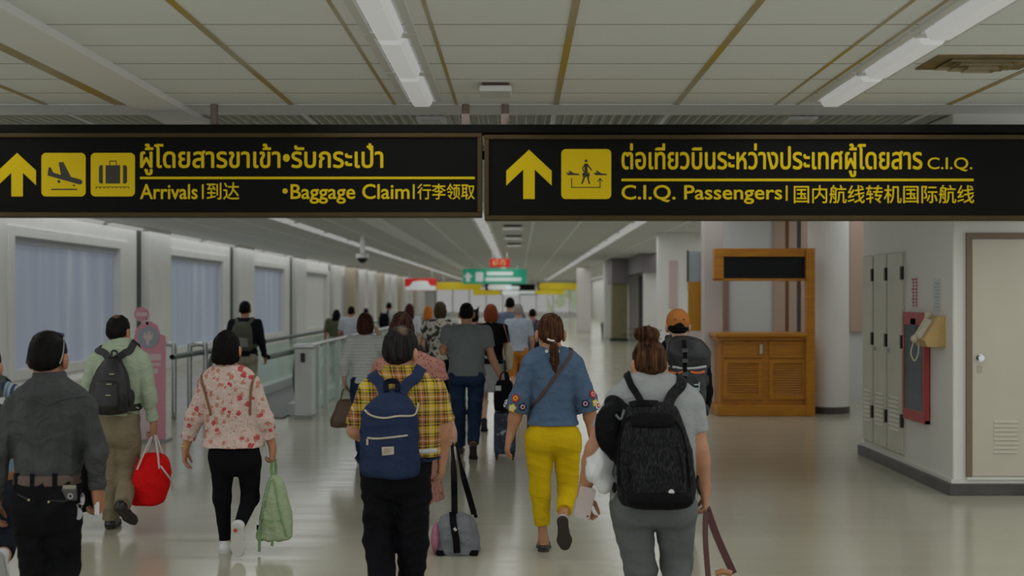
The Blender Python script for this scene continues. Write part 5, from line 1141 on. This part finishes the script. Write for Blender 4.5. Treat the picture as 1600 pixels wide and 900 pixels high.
f, bo = pack_body(P, [(600, -38, -2, .06), (612, -52, 10, .12), (650, -56, 13, .16), (715, -55, 12, .16)], -.115, 3, .008, .03, t, cloth('grey_nylon', (.07, .075, .075), .7)); q = P.p(4, 626, -.28); MB().disc(q, .018, (0, -1, 0), .004, 20).build('logo', M('logo_white', (.5, .5, .5), .5), bo)
for x0, x1, sd in ((-34, -42, 'l'), (-8, 2, 'r')):
    a, b, lo = P.p(x0, 606, -.15), P.p(x1, 592), P.p(-56 if sd == 'l' else 12, 705); strap(P, 'strap', [Vector((a.x, -.16, a.z)), ('b', b.x, b.z-.03), ('t', b.x, .03), ('f', b.x, b.z-.15), (sd, .05, lo.z+.05), Vector((lo.x, -.12, lo.z))], .05, .008, cloth('grey_nylon', (.07, .075, .075), .7), t)
rebase(t, P.loc)
# --- man in the pale green shirt with the red bag
P = Person('man in pale green shirt and khaki trousers with a black backpack, holding a red bag', 9.03, 188, tone=S_TAN, seed=41)
P.head(186, 491, 1.0, -.25, neck=P.p(187, 534))
P.torso([(530, 172, 205, .055), (538, 163, 214, .075), (550, 151, 224, .095), (575, 146, 229, .115), (610, 148, 225, .12), (648, 153, 218, .118)])
P.arm('l', (151, 562), (135, 620, .0), (136, 672, .06), r=(.046, .04, .038, .027)); P.arm('r', (222, 562), (232, 618), (240, 660, .02), r=(.046, .04, .038, .027), curl=1.3, hd=(.0, .1, -1))
P.legs(((174, 690), (175, 745, .05), (173, 808, .06)), ((201, 690), (200, 744, .08), (193, 785, -.25)), r=(.085, .056, .04))
pg = cloth('pale_green_cotton', (.40, .47, .34), .8, .08); P.shirt(pg, sleeve=1.95, sr=(.066, .06, .038), fold=.008); P.pants(cloth('khaki', (.235, .195, .125), .8, .12), [(641, 155, 217, .112), (668, 156, 219, .128), (692, 158, 218, .122)], r=(.092, .078, .062), hem=1.07, fold=.006)
P.shoe('l', (-.1, 1, 0), (0, 0, 1), .26, blk_leather); P.shoe('r', (.25, .75, -.6), (.1, .6, .75), .26, blk_leather); P.done()
P.hair('short', hair_mat('hair_crown', (.008, .007, .006), .3, bald=tuple(P.hc+Vector((-.004, -.05, .105))), balds=(.03, .035, .03), baldc=(.16, .10, .06)))
f = Field(.006); f.add(p_loft(P.rows([(541, 168, 209, .08), (534, 171, 206, .07), (527, 173, 204, .066)]), 2, .005)); f.build('collar', pg, P.root)
t = pack_root('backpack', P, 178, 645, 'small black backpack with front pocket on the pale green shirt', 'backpack'); gl_ = M('pack_black', (.011, .011, .012), .45, bump=.2, bscale=60)
f, bo = pack_body(P, [(556, 172, 187, .05), (566, 163, 195, .10), (590, 151, 206, .15), (620, 145, 209, .17), (640, 146, 207, .16), (647, 153, 200, .12)], -.12, 2.8, .006, .03, t, gl_, fold=.006, seed=8)
f3, b3 = pack_body(P, [(592, 162, 194, .04, .14), (600, 160, 197, .06, .145), (630, 158, 199, .07, .15), (642, 163, 195, .05, .14)], -.12, 3, .006, .02, t, gl_, 'front_pocket', .003, 5)
for y in (585, 600, 617): q = sp(172, y, .006, f3 if y > 590 else f); MB().box((q.x-.018, q.y-.003, q.z-.004), (q.x+.018, q.y+.004, q.z+.004)).build('zip_pull', M('buckle_metal', (.3, .27, .2), .3, .6), b3)
MB().tube(catmull([P.p(174, 556, -.17), P.p(175, 549, -.16), P.p(180, 548, -.16), P.p(183, 551, -.16), P.p(184, 557, -.17)], 5), .008, 8).build('carry_handle', gl_, t)
for sd, kx in (('l', 146), ('r', 205)):
    f6 = Field(.006); q = P.p(kx, 622, -.17); f6.add(p_ell(q, (.022, .055, .065))); f6.build('side_pocket', gl_, t, fold_fn(.004, 3))
for x0, x1, sd in ((173, 158, 'l'), (186, 208, 'r')):
    a, b, lo = P.p(x0, 560, -.12), P.p(x1, 543), P.p(147 if sd == 'l' else 204, 640)
    strap(P, 'strap', [Vector((a.x, -.17, a.z)), ('b', (a.x+b.x)/2, (a.z+b.z)/2), ('b', b.x, b.z-.02), ('t', b.x*1.1, .03), ('f', b.x*1.1, b.z-.15), (sd, .05, lo.z+.06), Vector((lo.x, -.13, lo.z+.02))], .052, .008, gl_, t)
rebase(t, P.loc)
t = pack_root('tote_bag', P, 236, 788, 'bright red soft bag with white rope handles held by the pale green shirt man', 'bag')
rd = cloth('red_fabric', (.70, .010, .010), .65, .08); f = Field(.006); rows = []
for y, xl, xr, th in ((706, 228, 250, .10), (716, 220, 263, .16), (735, 212, 268, .2), (758, 207, 266, .21), (780, 205, 259, .2), (788, 206, 254, .19)):
    a, b = P.p(xl, y), P.p(xr, y); rows.append((a.z, (a.x+b.x)/2, -.02, (b.x-a.x)/2, th/2))
f.add(p_loft(rows, 2.5, .025)); bo = f.build('body', rd, t, fold_fn(.008, 5, .4)); rp = M('rope_white', (.55, .52, .48), .6); hw = P.arm_r[2]+P.arm_r[3]*.09
def rope(pts, par): MB().tube(catmull(pts, 6), .007, 8).build('handle', rp, par)
rope([P.p(214, 734, -.13), P.p(226, 706, -.1), hw+Vector((0, -.012, -.0)), P.p(246, 706, -.11), P.p(249, 732, -.13)], t); rope([P.p(222, 722, .02), P.p(232, 700, .02), hw+Vector((.0, .012, .0)), P.p(251, 700, .03), P.p(257, 718, .03)], t); rope([P.p(251, 728, -.13), P.p(260, 740, -.12), P.p(268, 752, -.06), P.p(270, 766, -.02)], t); rebase(t, P.loc)
hw = P.arm_l[2]+P.arm_l[3]*.08; t = empty('carry_bag', P.loc+hw+Vector((-.02, 0, -.52)), 'black bag hanging beside the khaki trousers, mostly behind the charcoal shirt man', 'bag'); f = Field(.008); f.add(p_loft([(0, 0, 0, .06, .12), (.15, .0, 0, .065, .14), (.35, 0, 0, .05, .12), (.42, 0, 0, .02, .1)], 2.5, .02)); f.build('body', JET, t, fold_fn(.008, 2)); MB().tube([(0, -.08, .41), (.02, 0, .53), (0, .08, .41)], .01, 8).build('handle', JET, t)
# --- woman in the salmon dress with the duffel
P = Person('woman with long dark hair in a dotted salmon dress, behind the plaid shirt man', 9.3, 636, tone=S_FAIR, seed=51)
P.head(628, 486, .99, .05, neck=P.p(632, 543)); P.torso([(548, 614, 654, .055), (558, 602, 668, .075), (575, 592, 682, .095), (605, 597, 680, .1), (640, 603, 675, .095)])
P.arm('l', (598, 575), (588, 628), (592, 668, .12), r=(.042, .038, .036, .025)); P.arm('r', (678, 575), (693, 628), (709, 676, -.04), r=(.042, .038, .036, .025), curl=1.3, hd=(.12, .05, -1))
P.legs(((622, 700), (620, 745, .05), (622, 806, .05)), ((650, 700), (652, 745, .05), (652, 806, -.1)), r=(.075, .05, .034), bare=True)
ds = NT('salmon_dots'); ds.set(Roughness=.85); vo = ds.n('ShaderNodeTexVoronoi'); vo.inputs['Scale'].default_value = 42; ds.l(ds.obj(), vo.inputs['Vector']); ds.col(ds.mix((.40, .18, .14), (.22, .06, .06), ds.math('LESS_THAN', vo.outputs['Distance'], .3))); DS = ds.mat
P.shirt(DS, R=[(548, 612, 656, .06), (558, 600, 670, .08), (575, 592, 682, .1), (605, 597, 680, .1), (640, 602, 676, .1), (680, 594, 684, .135), (730, 590, 690, .18), (781, 586, 694, .21)], sleeve=.42, sr=(.085, .095, .05), name='dress', fold=.010, fz=.35)
P.shoe('l', (0, 1, 0), (0, 0, 1), .23, flat, None, 'flat'); P.shoe('r', (0, .8, -.5), (0, .5, .8), .23, flat, None, 'flat'); P.done(); P.hair('long', hair_mat('hair_darkbrown', (.014, .006, .005), .8, (.12, .05, .03)), big=1.02)
hw = P.loc+P.arm_r[2]+P.arm_r[3]*.09
D8 = 8.25; o = P3(714, 868, D8); o.z = 0; t = empty('duffel_bag', o, 'grey duffel bag with pink end and black base on long black straps', 'duffel bag'); gd = cloth('grey_ripstop', (.19, .20, .22), .7, .12)
z = lambda x, y, dy=0: P3(x, y, D8+dy)-o
f = Field(.006); rows = []
for y, xl, xr, th in ((800, 702, 726, .16), (806, 690, 735, .24), (822, 682, 745, .29), (845, 680, 750, .3), (864, 680, 750, .3)):
    a, b = z(xl, y), z(xr, y); rows.append((a.z, (a.x+b.x)/2, 0, (b.x-a.x)/2, th/2))
f.add(p_loft(rows, 2.6, .03)); bo = f.build('body', gd, t, fold_fn(.008, 7, .7)); a = z(682, 840); f5 = Field(.006); f5.add(p_ell(Vector((a.x, -.02, a.z)), (.035, .12, .105))); f5.build('end_panel', cloth('pink_nylon', (.42, .17, .24), .6), t)
MB().box((z(683, 0).x, -.13, .0), (z(748, 0).x, .13, .03)).build('base', JET, t, bevel=.01); mb = MB()
ribbon(catmull([z(707, 800, -.1), z(709, 822, -.145), z(713, 845, -.155), z(714, 864, -.155)], 6), .045, .006, (0, -1, 0)).build('front_webbing', JET, bo); MB().tube([z(709, 825, -.16), z(713, 829, -.16)], .012, 8).build('buckle', M('buckle_metal2', (.4, .4, .4), .25, .9), bo)
hl = hw-o
ribbon(catmull([hl+Vector((-.02, -.02, 0)), z(709, 735, -.05), z(710, 775, -.09), z(710, 803, -.12)], 6), .042, .005, (0, -1, 0)).build('strap', JET, t); ribbon(catmull([hl+Vector((.012, .01, 0)), z(722, 735, .1), z(733, 775, .06), z(741, 803, .02)], 6), .042, .005, (-.3, -1, 0)).build('strap', JET, t); MB().tube([z(741, 800, .02), z(744, 808, .0)], .012, 8).build('strap_end', JET, t)
for sx in (690, 742): MB().box((z(sx, 0).x-.02, -.12, -.0), (z(sx, 0).x+.02, -.14, .035)).build('foot', JET, t)
# --- man with the orange cap
P = Person('man in an orange cap and black clothes with a large black trekking pack', 9.2, 1066, tone=S_FAIR, seed=61)
P.head(1059, 483, 1.0, -.05, neck=P.p(1061, 530)); P.torso([(526, 1044, 1078, .058), (535, 1034, 1090, .078), (548, 1026, 1100, .1), (580, 1026, 1102, .118), (620, 1030, 1097, .115), (655, 1032, 1096, .115)])
P.arm('l', (1031, 560), (1022, 615), (1026, 658, .12)); P.arm('r', (1097, 560), (1103, 612), (1100, 650, .12)); P.legs(((1050, 690), (1050, 745, .05), (1050, 806, .1)), ((1077, 690), (1078, 742, .05), (1076, 795, -.18)))
P.shirt(JET, sleeve=1.9, sr=(.062, .054, .04)); P.pants(cloth('charcoal_pants', (.02, .02, .024), .8), [(650, 1034, 1094, .112), (675, 1033, 1096, .122), (692, 1036, 1094, .115)], r=(.09, .07, .058)); P.shoe('l', (0, 1, 0), (0, 0, 1), .26, JET); P.shoe('r', (0, .6, -.7), (0, .7, .6), .26, JET); P.done(); P.hair('short', HB, big=.97)
hc = P.hc; f = Field(.006); f.add(p_ell(hc+Vector((0, -.008, .03)), (.088, .107, .098))); f.cut(hc+Vector((0, -.1, -.03)), Vector((0, .22, -1))); f.sub(p_ell(hc+Vector((0, -.115, -.03)), (.045, .05, .05)), .004); cp = f.build('cap', cloth('orange_canvas', (.46, .17, .045), .8, .08), P.root)
f = Field(.006); f.add(p_ell(hc+Vector((0, .13, .008)), (.072, .085, .012))); f.build('brim', cloth('orange_canvas', (.46, .17, .045), .8, .08), cp); mb = MB().tube(catmull([hc+Vector((-.068, -.07, -.028)), hc+Vector((-.03, -.112, -.036)), hc+Vector((.03, -.112, -.036)), hc+Vector((.068, -.07, -.028))], 6), .008, 8); mb.build('strap', JET, cp)
mb = MB()
for k in range(6): a = hc+Vector((-.034+k*.0135, -.106, .045)); mb.box((a.x-.004, a.y-.004, a.z-.007), (a.x+.004, a.y+.006, a.z+.007))
mb.build('stitched_text', M('cap_thread', (.10, .04, .02), .7), cp)
t = pack_root('backpack', P, 1072, 655, 'large black trekking pack with orange flash and white lettering under the orange cap', 'backpack'); tp = M('trek_black', (.012, .013, .015), .5, bump=.25, bscale=50); yb = -.12
f, bo = pack_body(P, [(560, 1040, 1103, .2), (590, 1043, 1100, .22), (630, 1046, 1099, .22), (655, 1052, 1094, .18)], yb, 3, .007, .03, t, tp, fold=.006, seed=2)
f2_, b2 = pack_body(P, [(524, 1048, 1082, .10), (532, 1042, 1096, .18, -.02), (552, 1038, 1107, .25, -.02), (568, 1040, 1106, .24, -.02), (578, 1046, 1102, .2, -.01)], yb, 2.6, .007, .03, t, tp, 'lid', .007, 3)
def band(y0, y1, xa, xb, mat, name, par, F_): ribbon([sp(xa+(xb-xa)*k/8, y0+(y1-y0)*math.sin(PI*k/8), .003, F_) for k in range(9)], .016, .004, (0, -1, 0)).build(name, mat, par)
band(572, 575, 1045, 1103, M('reflective', (.42, .45, .45), .3), 'reflective_band', b2, f2_); band(580, 583, 1046, 1066, M('flash_orange', (.6, .12, .01), .5), 'orange_flash', bo, f); band(580, 582, 1078, 1100, M('flash_orange', (.6, .12, .01), .5), 'orange_flash', bo, f)
ribbon([sp(1069, y, .006, f2_ if y < 576 else f) for y in (532, 545, 560, 574, 590, 602)], .03, .005, (0, -1, 0)).build('centre_strap', JET, t)
for y in (547, 563, 584): q = sp(1069, y, .012, f2_ if y < 576 else f); MB().box((q.x-.022, q.y-.004, q.z-.014), (q.x+.022, q.y+.008, q.z+.014)).build('buckle', M('buckle_grey', (.035, .037, .04), .35), t)
q = sp(1087, 620, .006, f); tx = fit_text('lettering', 'TRAIL', (0, 0, .165, .042), M('letter_grey', (.36, .42, .45), .5), 0, bo, .002); tx.data.transform(Matrix.Translation((q.x-.02, q.y-.012, P.p(0, 596, -.3).z)) @ Matrix.Rotation(PI/2, 4, 'Y'))
for k in (595, 640): 
    f6 = Field(.007); f6.add(p_ell(P.p(1102, k, -.2), (.03, .05, .05))); f6.build('side_pouch', tp, t, fold_fn(.004, k))
for x0, x1, sd in ((1052, 1046, 'l'), (1080, 1086, 'r')):
    a, b, lo = P.p(x0, 545, -.15), P.p(x1, 535), P.p(1042 if sd == 'l' else 1100, 640); strap(P, 'strap', [Vector((a.x, -.16, a.z)), ('b', b.x, b.z-.03), ('t', b.x, .03), ('f', b.x, b.z-.15), (sd, .05, lo.z+.05), Vector((lo.x, -.12, lo.z))], .055, .009, tp, t)
rebase(t, P.loc)
# ------------------------------------------------------------------ people further down the hall
def walker(label, x, ytop, s, H=None, shirt=None, pants=None, tone=None, hair='short', hmat=None, sleeve=.6, wide=1., ph=1, arms=None, shoes=None, skirt=None, yaw=0, seed=0, hem=.97, pname='trousers', sname='shirt', h=.011, big=1., pr=(.088, .068, .056), armk=None, group=None, bare=False):
    d = F/s; P = Person(label, d, x, h, tone or S_TAN, seed, group); H = H or (HC+(VY-ytop)/s); k = H/1.65
    vx = lambda X, Y, Z: Vector((X*k, Y*k, Z*k))
    q = P.p(x, ytop); P.nb = vx(0, 0, 1.405); P.head(x, ytop, .98*k**.5, yaw, neck=P.nb)
    T = [(1.42, .05, .055), (1.385, .10, .075), (1.34, .165, .092), (1.25, .178, .11), (1.12, .162, .112), (1.0, .155, .11), (.865, .176, .142)]
    cv = lambda R: [(z*k, 0, 0, a*wide*k, b*wide*k) for z, a, b in R]
    P.rows = lambda R, ex=0: [(z, cx, cy, a+ex, b+ex) for z, cx, cy, a, b in R]
    P.torso(cv(T)); w = wide
    for sd, sg in (('l', -1), ('r', 1)):
        sw = sg*ph*.12; A = (arms or {}).get(sd); a = vx(sg*.165*w, 0, 1.335); b, c = (vx(sg*.215*w, -.02-sw*.3, 1.06), vx(sg*.225*w, .06-sw, .84)) if A is None else (vx(*A[0]), vx(*A[1]))
        P.arm(sd, a, b, c, r=(.044, .039, .036, .026), curl=.7)
    front = (vx(0, .07, .47), vx(0, .22, .085)); back = (vx(0, .03, .46), vx(0, -.26, .16))
    L, Rr = (front, back) if ph > 0 else (back, front); off = lambda v, X: v+Vector((X*k, 0, 0))
    P.legs((vx(-.085*w, 0, .80), off(L[0], -.085), off(L[1], -.08)), (vx(.085*w, 0, .80), off(Rr[0], .085), off(Rr[1], .08)), bare=bool(skirt) or hem < .5)
    P.shirt(shirt, sleeve=sleeve, sr=(.062*w, .056, .042), fold=.006, name=sname)
    if skirt: 
        f = Field(h); f.add(p_loft(P.rows(cv(skirt[1])), 2, .01)); f.build('skirt', skirt[0], P.root, fold_fn(.008, seed, .4))
    if pants: P.pants(pants, cv([(.98, .135, .09), (.91, .148, .10), (.85, .163, .118), (.775, .165, .115)]), r=tuple(t*k for t in pr), hem=hem, name=pname, fold=.005)
    sm = shoes or JET
    for nm in 'lr':
        fr = (nm == 'l') == (ph > 0); P.shoe(nm, (0, 1, 0) if fr else (0, .62, -.75), (0, 0, 1) if fr else (0, .75, .62), .25*k, sm)
    P.done()
    if hair: P.hair(hair, hmat or HB, big=big)
    P.vx = vx; P.k = k; return P
def simple_pack(P, label, w, z0, z1, mat, th=.15, x=0, smat=None):
    k = P.k; t = empty('backpack', P.loc+Vector((x, -.2, z0*k)), label, 'backpack'); f = Field(.011); yb = -.11*k
    f.add(p_loft([(z0*k, x, yb-th*.4, w*.42*k, th*.4), ((z0+.06)*k, x, yb-th/2, w*.5*k, th/2), ((z0*.4+z1*.6)*k, x, yb-th/2, w*.48*k, th/2), ((z1-.04)*k, x, yb-th*.4, w*.38*k, th*.38), (z1*k, x, yb-th*.25, w*.2*k, th*.2)], 3, .02)); f.build('body', mat, t, fold_fn(.006, 3))
    g = Field(.011); g.add(p_loft([((z0+.05)*k, x, yb-th*1.0, w*.36*k, th*.2), ((z0*.55+z1*.45)*k, x, yb-th*1.0, w*.34*k, th*.18)], 3, .02)); g.build('front_pocket', smat or mat, t)
    for sd, sg in (('l', -1), ('r', 1)):
        b = Vector((x+sg*w*.33*k, 0, z1*k)); strap(P, 'strap', [Vector((x+sg*w*.2*k, yb-.02, (z1-.03)*k)), ('b', b.x, b.z), ('t', b.x*1.05, .03), ('f', b.x*1.1, b.z-.15), (sd, .05, z0*k+.1), Vector((x+sg*w*.46*k, yb, z0*k+.06))], .05, .01, mat, t)
    rebase(t, P.loc); return t
jeans = cloth('blue_jeans', (.018, .035, .075), .8, .3); jeansL = cloth('mid_jeans', (.03, .06, .11), .8, .3); khaki2 = cloth('khaki_light', (.34, .32, .24), .8)
# striped top and brown handbag
d = F/150
sm = NT('fine_stripes'); sm.set(Roughness=.85); sx = sm.n('ShaderNodeSeparateXYZ'); sm.l(sm.obj(), sx.inputs[0]); sm.col(sm.ramp(sm.math('FRACT', sm.math('MULTIPLY', sx.outputs[2], 30)), [(0, (.58, .59, .57)), (.62, (.45, .46, .46)), (.9, (.58, .59, .57))]))
P = walker('woman with a brown bob in a striped pale top, hand raised to her ear', 571, 488, 150, shirt=sm.mat, pants=jeans, tone=S_FAIR, hair='bob', hmat=hair_mat('hair_redbrown', (.03, .010, .007), .7, (.10, .035, .02)), sleeve=1.75, ph=1, arms={'r': ((.27, .06, 1.16), (.145, .07, 1.40)), 'l': ((-.235, -.02, 1.08), (-.235, .02, .90))}, pname='jeans', seed=4, h=.009, big=1.05, shoes=ws)
q = P.arm_l[2]+P.arm_l[3]*.08; t = empty('handbag', P.loc+q+Vector((0, 0, -.42)), 'brown leather handbag hanging from the arm of the striped top woman', 'handbag'); f = Field(.008); bl_ = M('brown_leather', (.10, .055, .025), .4, bump=.2, bscale=40)
f.add(p_loft([(0, 0, 0, .15, .07), (.06, 0, 0, .155, .075), (.2, .02, 0, .12, .06), (.30, .02, 0, .085, .035)], 2.8, .02)); f.build('body', bl_, t, fold_fn(.005, 3, .5)); MB().tube(catmull([(-.04, -.02, .29), (-.02, 0, .38), (.01, 0, .42), (.05, 0, .38), (.07, -.02, .29)], 6), .009, 8).build('handle', bl_, t)
# grey polo and patterned suitcase
gp = cloth('grey_polo', (.17, .195, .20), .85, .06)
P = walker('man in a dark grey polo shirt and blue jeans pulling a stacked suitcase', 729, 472, 145.7, shirt=gp, pants=jeans, tone=S_TAN, sleeve=.62, wide=1.22, ph=1, arms={'l': ((-.25, .02, 1.12), (-.23, .26, 1.14)), 'r': ((.27, -.02, 1.06), (.36, -.06, .86))}, pname='jeans', seed=14, h=.009, shoes=M('brown_shoe', (.05, .035, .025), .6), pr=(.094, .076, .064))
hw = P.loc+P.arm_r[2]+P.arm_r[3]*.09
Ds = 13.1; o = P3(789, 714, Ds); o.z = 0; t = empty('suitcase', o, 'dark blue patterned trolley suitcase behind the man in the grey polo', 'suitcase')
cm = NT('camo_print'); cm.set(Roughness=.45); cm.col(cm.ramp(cm.noise(14, 2), [(.42, (.008, .012, .03)), (.5, (.03, .05, .10)), (.57, (.008, .012, .03)), (.66, (.30, .32, .36))], 'CONSTANT')); f = Field(.008); f.add(p_box((0, 0, .28), (.115, .18, .22), .03)); f.build('shell', cm.mat, t)
for sx in (-.085, .085): MB().disc((sx-.01, -.15, .035), .035, (1, 0, 0), .02, 16).build('wheel', black, t); MB().box((sx-.02, -.16, .03), (sx+.02, -.11, .08)).build('wheel_fork', black, t)
hl = hw-o
mb = MB(); mb.tube([(-.06, -.12, .48), Vector((hl.x-.04, hl.y, hl.z))], .008, 8).tube([(.06, -.12, .48), Vector((hl.x+.05, hl.y, hl.z))], .008, 8).tube([Vector((hl.x-.045, hl.y, hl.z)), Vector((hl.x+.055, hl.y, hl.z))], .014, 8); mb.build('pull_handle', steel, t)
t = empty('carry_bag', o+Vector((-.01, -.05, .51)), 'black soft bag stacked on top of the dark patterned suitcase', 'bag'); f = Field(.008); f.add(p_loft([(0, 0, 0, .10, .12), (.1, 0, 0, .11, .13), (.25, 0, -.01, .10, .11), (.33, 0, 0, .06, .07)], 2.6, .02)); f.build('body', JET, t, fold_fn(.008, 4)); MB().tube(catmull([(-.05, -.03, .31), (-.02, -.03, .40), (.03, -.03, .40), (.06, -.03, .31)], 5), .009, 8).build('handle', JET, t); MB().box((-.09, -.13, .22), (-.03, -.115, .27)).build('tag', M('tag_white', (.5, .52, .52), .5), t)
# walkway man
P = walker('man in a dark jacket with a grey backpack standing on the moving walkway', 383, 470, 110, shirt=cloth('navy_jacket', (.012, .014, .02), .8), pants=khaki2, sleeve=1.9, wide=1.08, ph=-1, seed=3, big=1.06)
simple_pack(P, 'large grey and olive backpack on the man standing on the walkway', .30, .95, 1.36, cloth('olive_grey', (.09, .095, .075), .8), .18, smat=cloth('pack_grey', (.20, .20, .19), .8))
# centre of the hall
P = walker('red haired woman in black top and grey skirt ahead of the grey polo man', 767, 475, 121, shirt=JET, tone=S_FAIR, hair='bob', hmat=hair_mat('hair_red', (.20, .045, .015), .6, (.36, .10, .04)), sleeve=.7, wide=1.0, ph=-1, skirt=(cloth('skirt_grey_cloth', (.36, .37, .38), .8), [(1.0, .15, .11), (.85, .175, .125), (.55, .17, .13), (.50, .17, .13)]), seed=8, big=1.08)
t = empty('tote_bag', P.loc+Vector((.24, -.02, .78)), 'cream tote bag hanging from the shoulder of the red haired woman', 'bag'); f = Field(.011); ct = cloth('cream_canvas', (.50, .47, .36), .8); f.add(p_loft([(0, 0, 0, .03, .14), (.2, 0, 0, .05, .16), (.34, 0, 0, .03, .15)], 2.6, .02)); f.build('body', ct, t); ribbon(catmull([(0, -.1, .33), (-.06, -.06, .52), (-.08, 0, .58), (-.06, .06, .52), (0, .1, .33)], 5), .04, .006, (1, 0, 0)).build('strap', cloth('pink_strap', (.42, .26, .24), .8), t)
tt = NT('check_print'); tt.set(Roughness=.85); tt.col(tt.ramp(tt.noise(16, 2), [(.40, (.03, .03, .03)), (.47, (.50, .48, .42)), (.60, (.52, .50, .45)), (.66, (.25, .17, .10))], 'CONSTANT'))
P = walker('person in black and white print shirt and black shorts beside the grey polo man', 688, 470, 116, shirt=tt.mat, pants=JET, tone=S_FAIR, sleeve=.7, wide=1.12, ph=-1, hem=.05, pname='shorts', hair='bob', hmat=hair_mat('hair_olive', (.05, .035, .02), .5), seed=18, big=.98)
t = empty('carry_bag', P.loc+Vector((-.27, -.03, .72)), 'dark bag hanging at the side of the print shirt person', 'bag'); f = Field(.011); f.add(p_loft([(0, 0, 0, .06, .1), (.2, 0, 0, .08, .13), (.36, 0, 0, .04, .1)], 2.5, .02)); f.build('body', M('bag_umber', (.03, .024, .02), .5), t); ribbon(catmull([(0, -.06, .34), (.06, -.08, .55), (.10, -.05, .68), (.10, .05, .68), (.03, .06, .34)], 5), .03, .006, (-1, 0, 0)).build('strap', M('bag_umber', (.03, .024, .02), .5), t)
bsh = cloth('slate_blue_shirt', (.15, .19, .27), .8); psh = cloth('pale_blue_shirt', (.44, .50, .60), .8)
P = walker('man in a slate blue shirt at the middle of the hall under the green sign', 797, 464, 92, shirt=bsh, pants=cloth('dark_trousers', (.02, .022, .03), .8), tone=S_FAIR, sleeve=.8, wide=1.12, ph=1, seed=28)
P = walker('person in a pale blue shirt and orange shorts beside the slate blue shirt man', 810, 474, 97, shirt=psh, pants=cloth('orange_shorts', (.50, .20, .04), .8), tone=S_FAIR, hair='short', hmat=hair_mat('hair_pale', (.30, .26, .24), .4), sleeve=.8, wide=1.02, ph=-1, hem=.08, pname='shorts', seed=29)
P = walker('child in purple with a grey backpack, far in the middle of the hall', 832, 482, 76, H=1.47, shirt=cloth('mauve_top', (.26, .15, .22), .8), pants=cloth('dark_shorts', (.02, .02, .03), .8), tone=S_TAN, sleeve=.6, ph=1, hem=.15, pname='shorts', seed=30)
simple_pack(P, 'grey backpack on the child in purple', .26, .95, 1.34, cloth('pack_slate', (.06, .065, .07), .8), .16)
P = walker('person in pink top with pointed ear headband behind the grey polo man', 741, 484, 88, shirt=cloth('pink_top', (.46, .26, .27), .8), pants=JET, tone=S_FAIR, hair='bob', sleeve=.6, ph=1, seed=32)
f = Field(.008)
for sx in (-1, 1): f.add(p_cone(P.hc+Vector((sx*.055, 0, .10)), P.hc+Vector((sx*.085, 0, .19)), .03, .004, .6)); 
f.add(p_cone(P.hc+Vector((-.085, 0, .06)), P.hc+Vector((-.055, 0, .10)), .01, .01), .01); f.add(p_cone(P.hc+Vector((.085, 0, .06)), P.hc+Vector((.055, 0, .10)), .01, .01), .01); f.add(p_cone(P.hc+Vector((-.055, 0, .112)), P.hc+Vector((.055, 0, .112)), .012, .012), .01); f.build('headband', JET, P.root)
P = walker('woman with dark red hair in a white top, behind the salmon dress woman', 640, 474, 78, shirt=cloth('white_top', (.56, .58, .60), .8), pants=jeansL, tone=S_FAIR, hair='long', hmat=hair_mat('hair_wine', (.035, .010, .012), .6, (.10, .03, .03)), sleeve=1.2, ph=1, seed=33, pname='jeans')
P = walker('person with an orange headscarf and grey top far behind the print shirt person', 669, 478, 72, shirt=cloth('ash_top', (.34, .34, .33), .8), pants=cloth('slate_pants', (.05, .05, .06), .8), tone=S_FAIR, hair='long', hmat=cloth('orange_scarf', (.55, .16, .02), .8), sleeve=1.6, ph=-1, seed=34, big=1.06)
P = walker('dark haired person in pale shirt with a dark backpack, far along the walkway', 608, 472, 57, shirt=cloth('pale_shirt', (.50, .50, .50), .8), pants=JET, sleeve=1.0, ph=1, seed=35)
simple_pack(P, 'dark backpack on the far white shirted person', .30, .92, 1.34, JET, .16, x=-.12)
P = walker('man in a white shirt and dark trousers on the moving walkway behind the glass', 549, 478, 76, shirt=cloth('white_shirt', (.50, .52, .57), .8), pants=JET, sleeve=.8, wide=1.15, ph=1, seed=36)
P = walker('woman in an olive top on the moving walkway next to the white shirt man', 526, 483, 70, shirt=cloth('olive_top', (.10, .10, .06), .8), pants=khaki2, hair='long', sleeve=1.0, wide=1.25, ph=-1, seed=38)
P = walker('person glimpsed far along the walkway past the white shirt man', 572, 481, 54, shirt=cloth('grey_blue_top', (.22, .23, .26), .8), pants=JET, sleeve=1.0, ph=1, seed=39, h=.014)
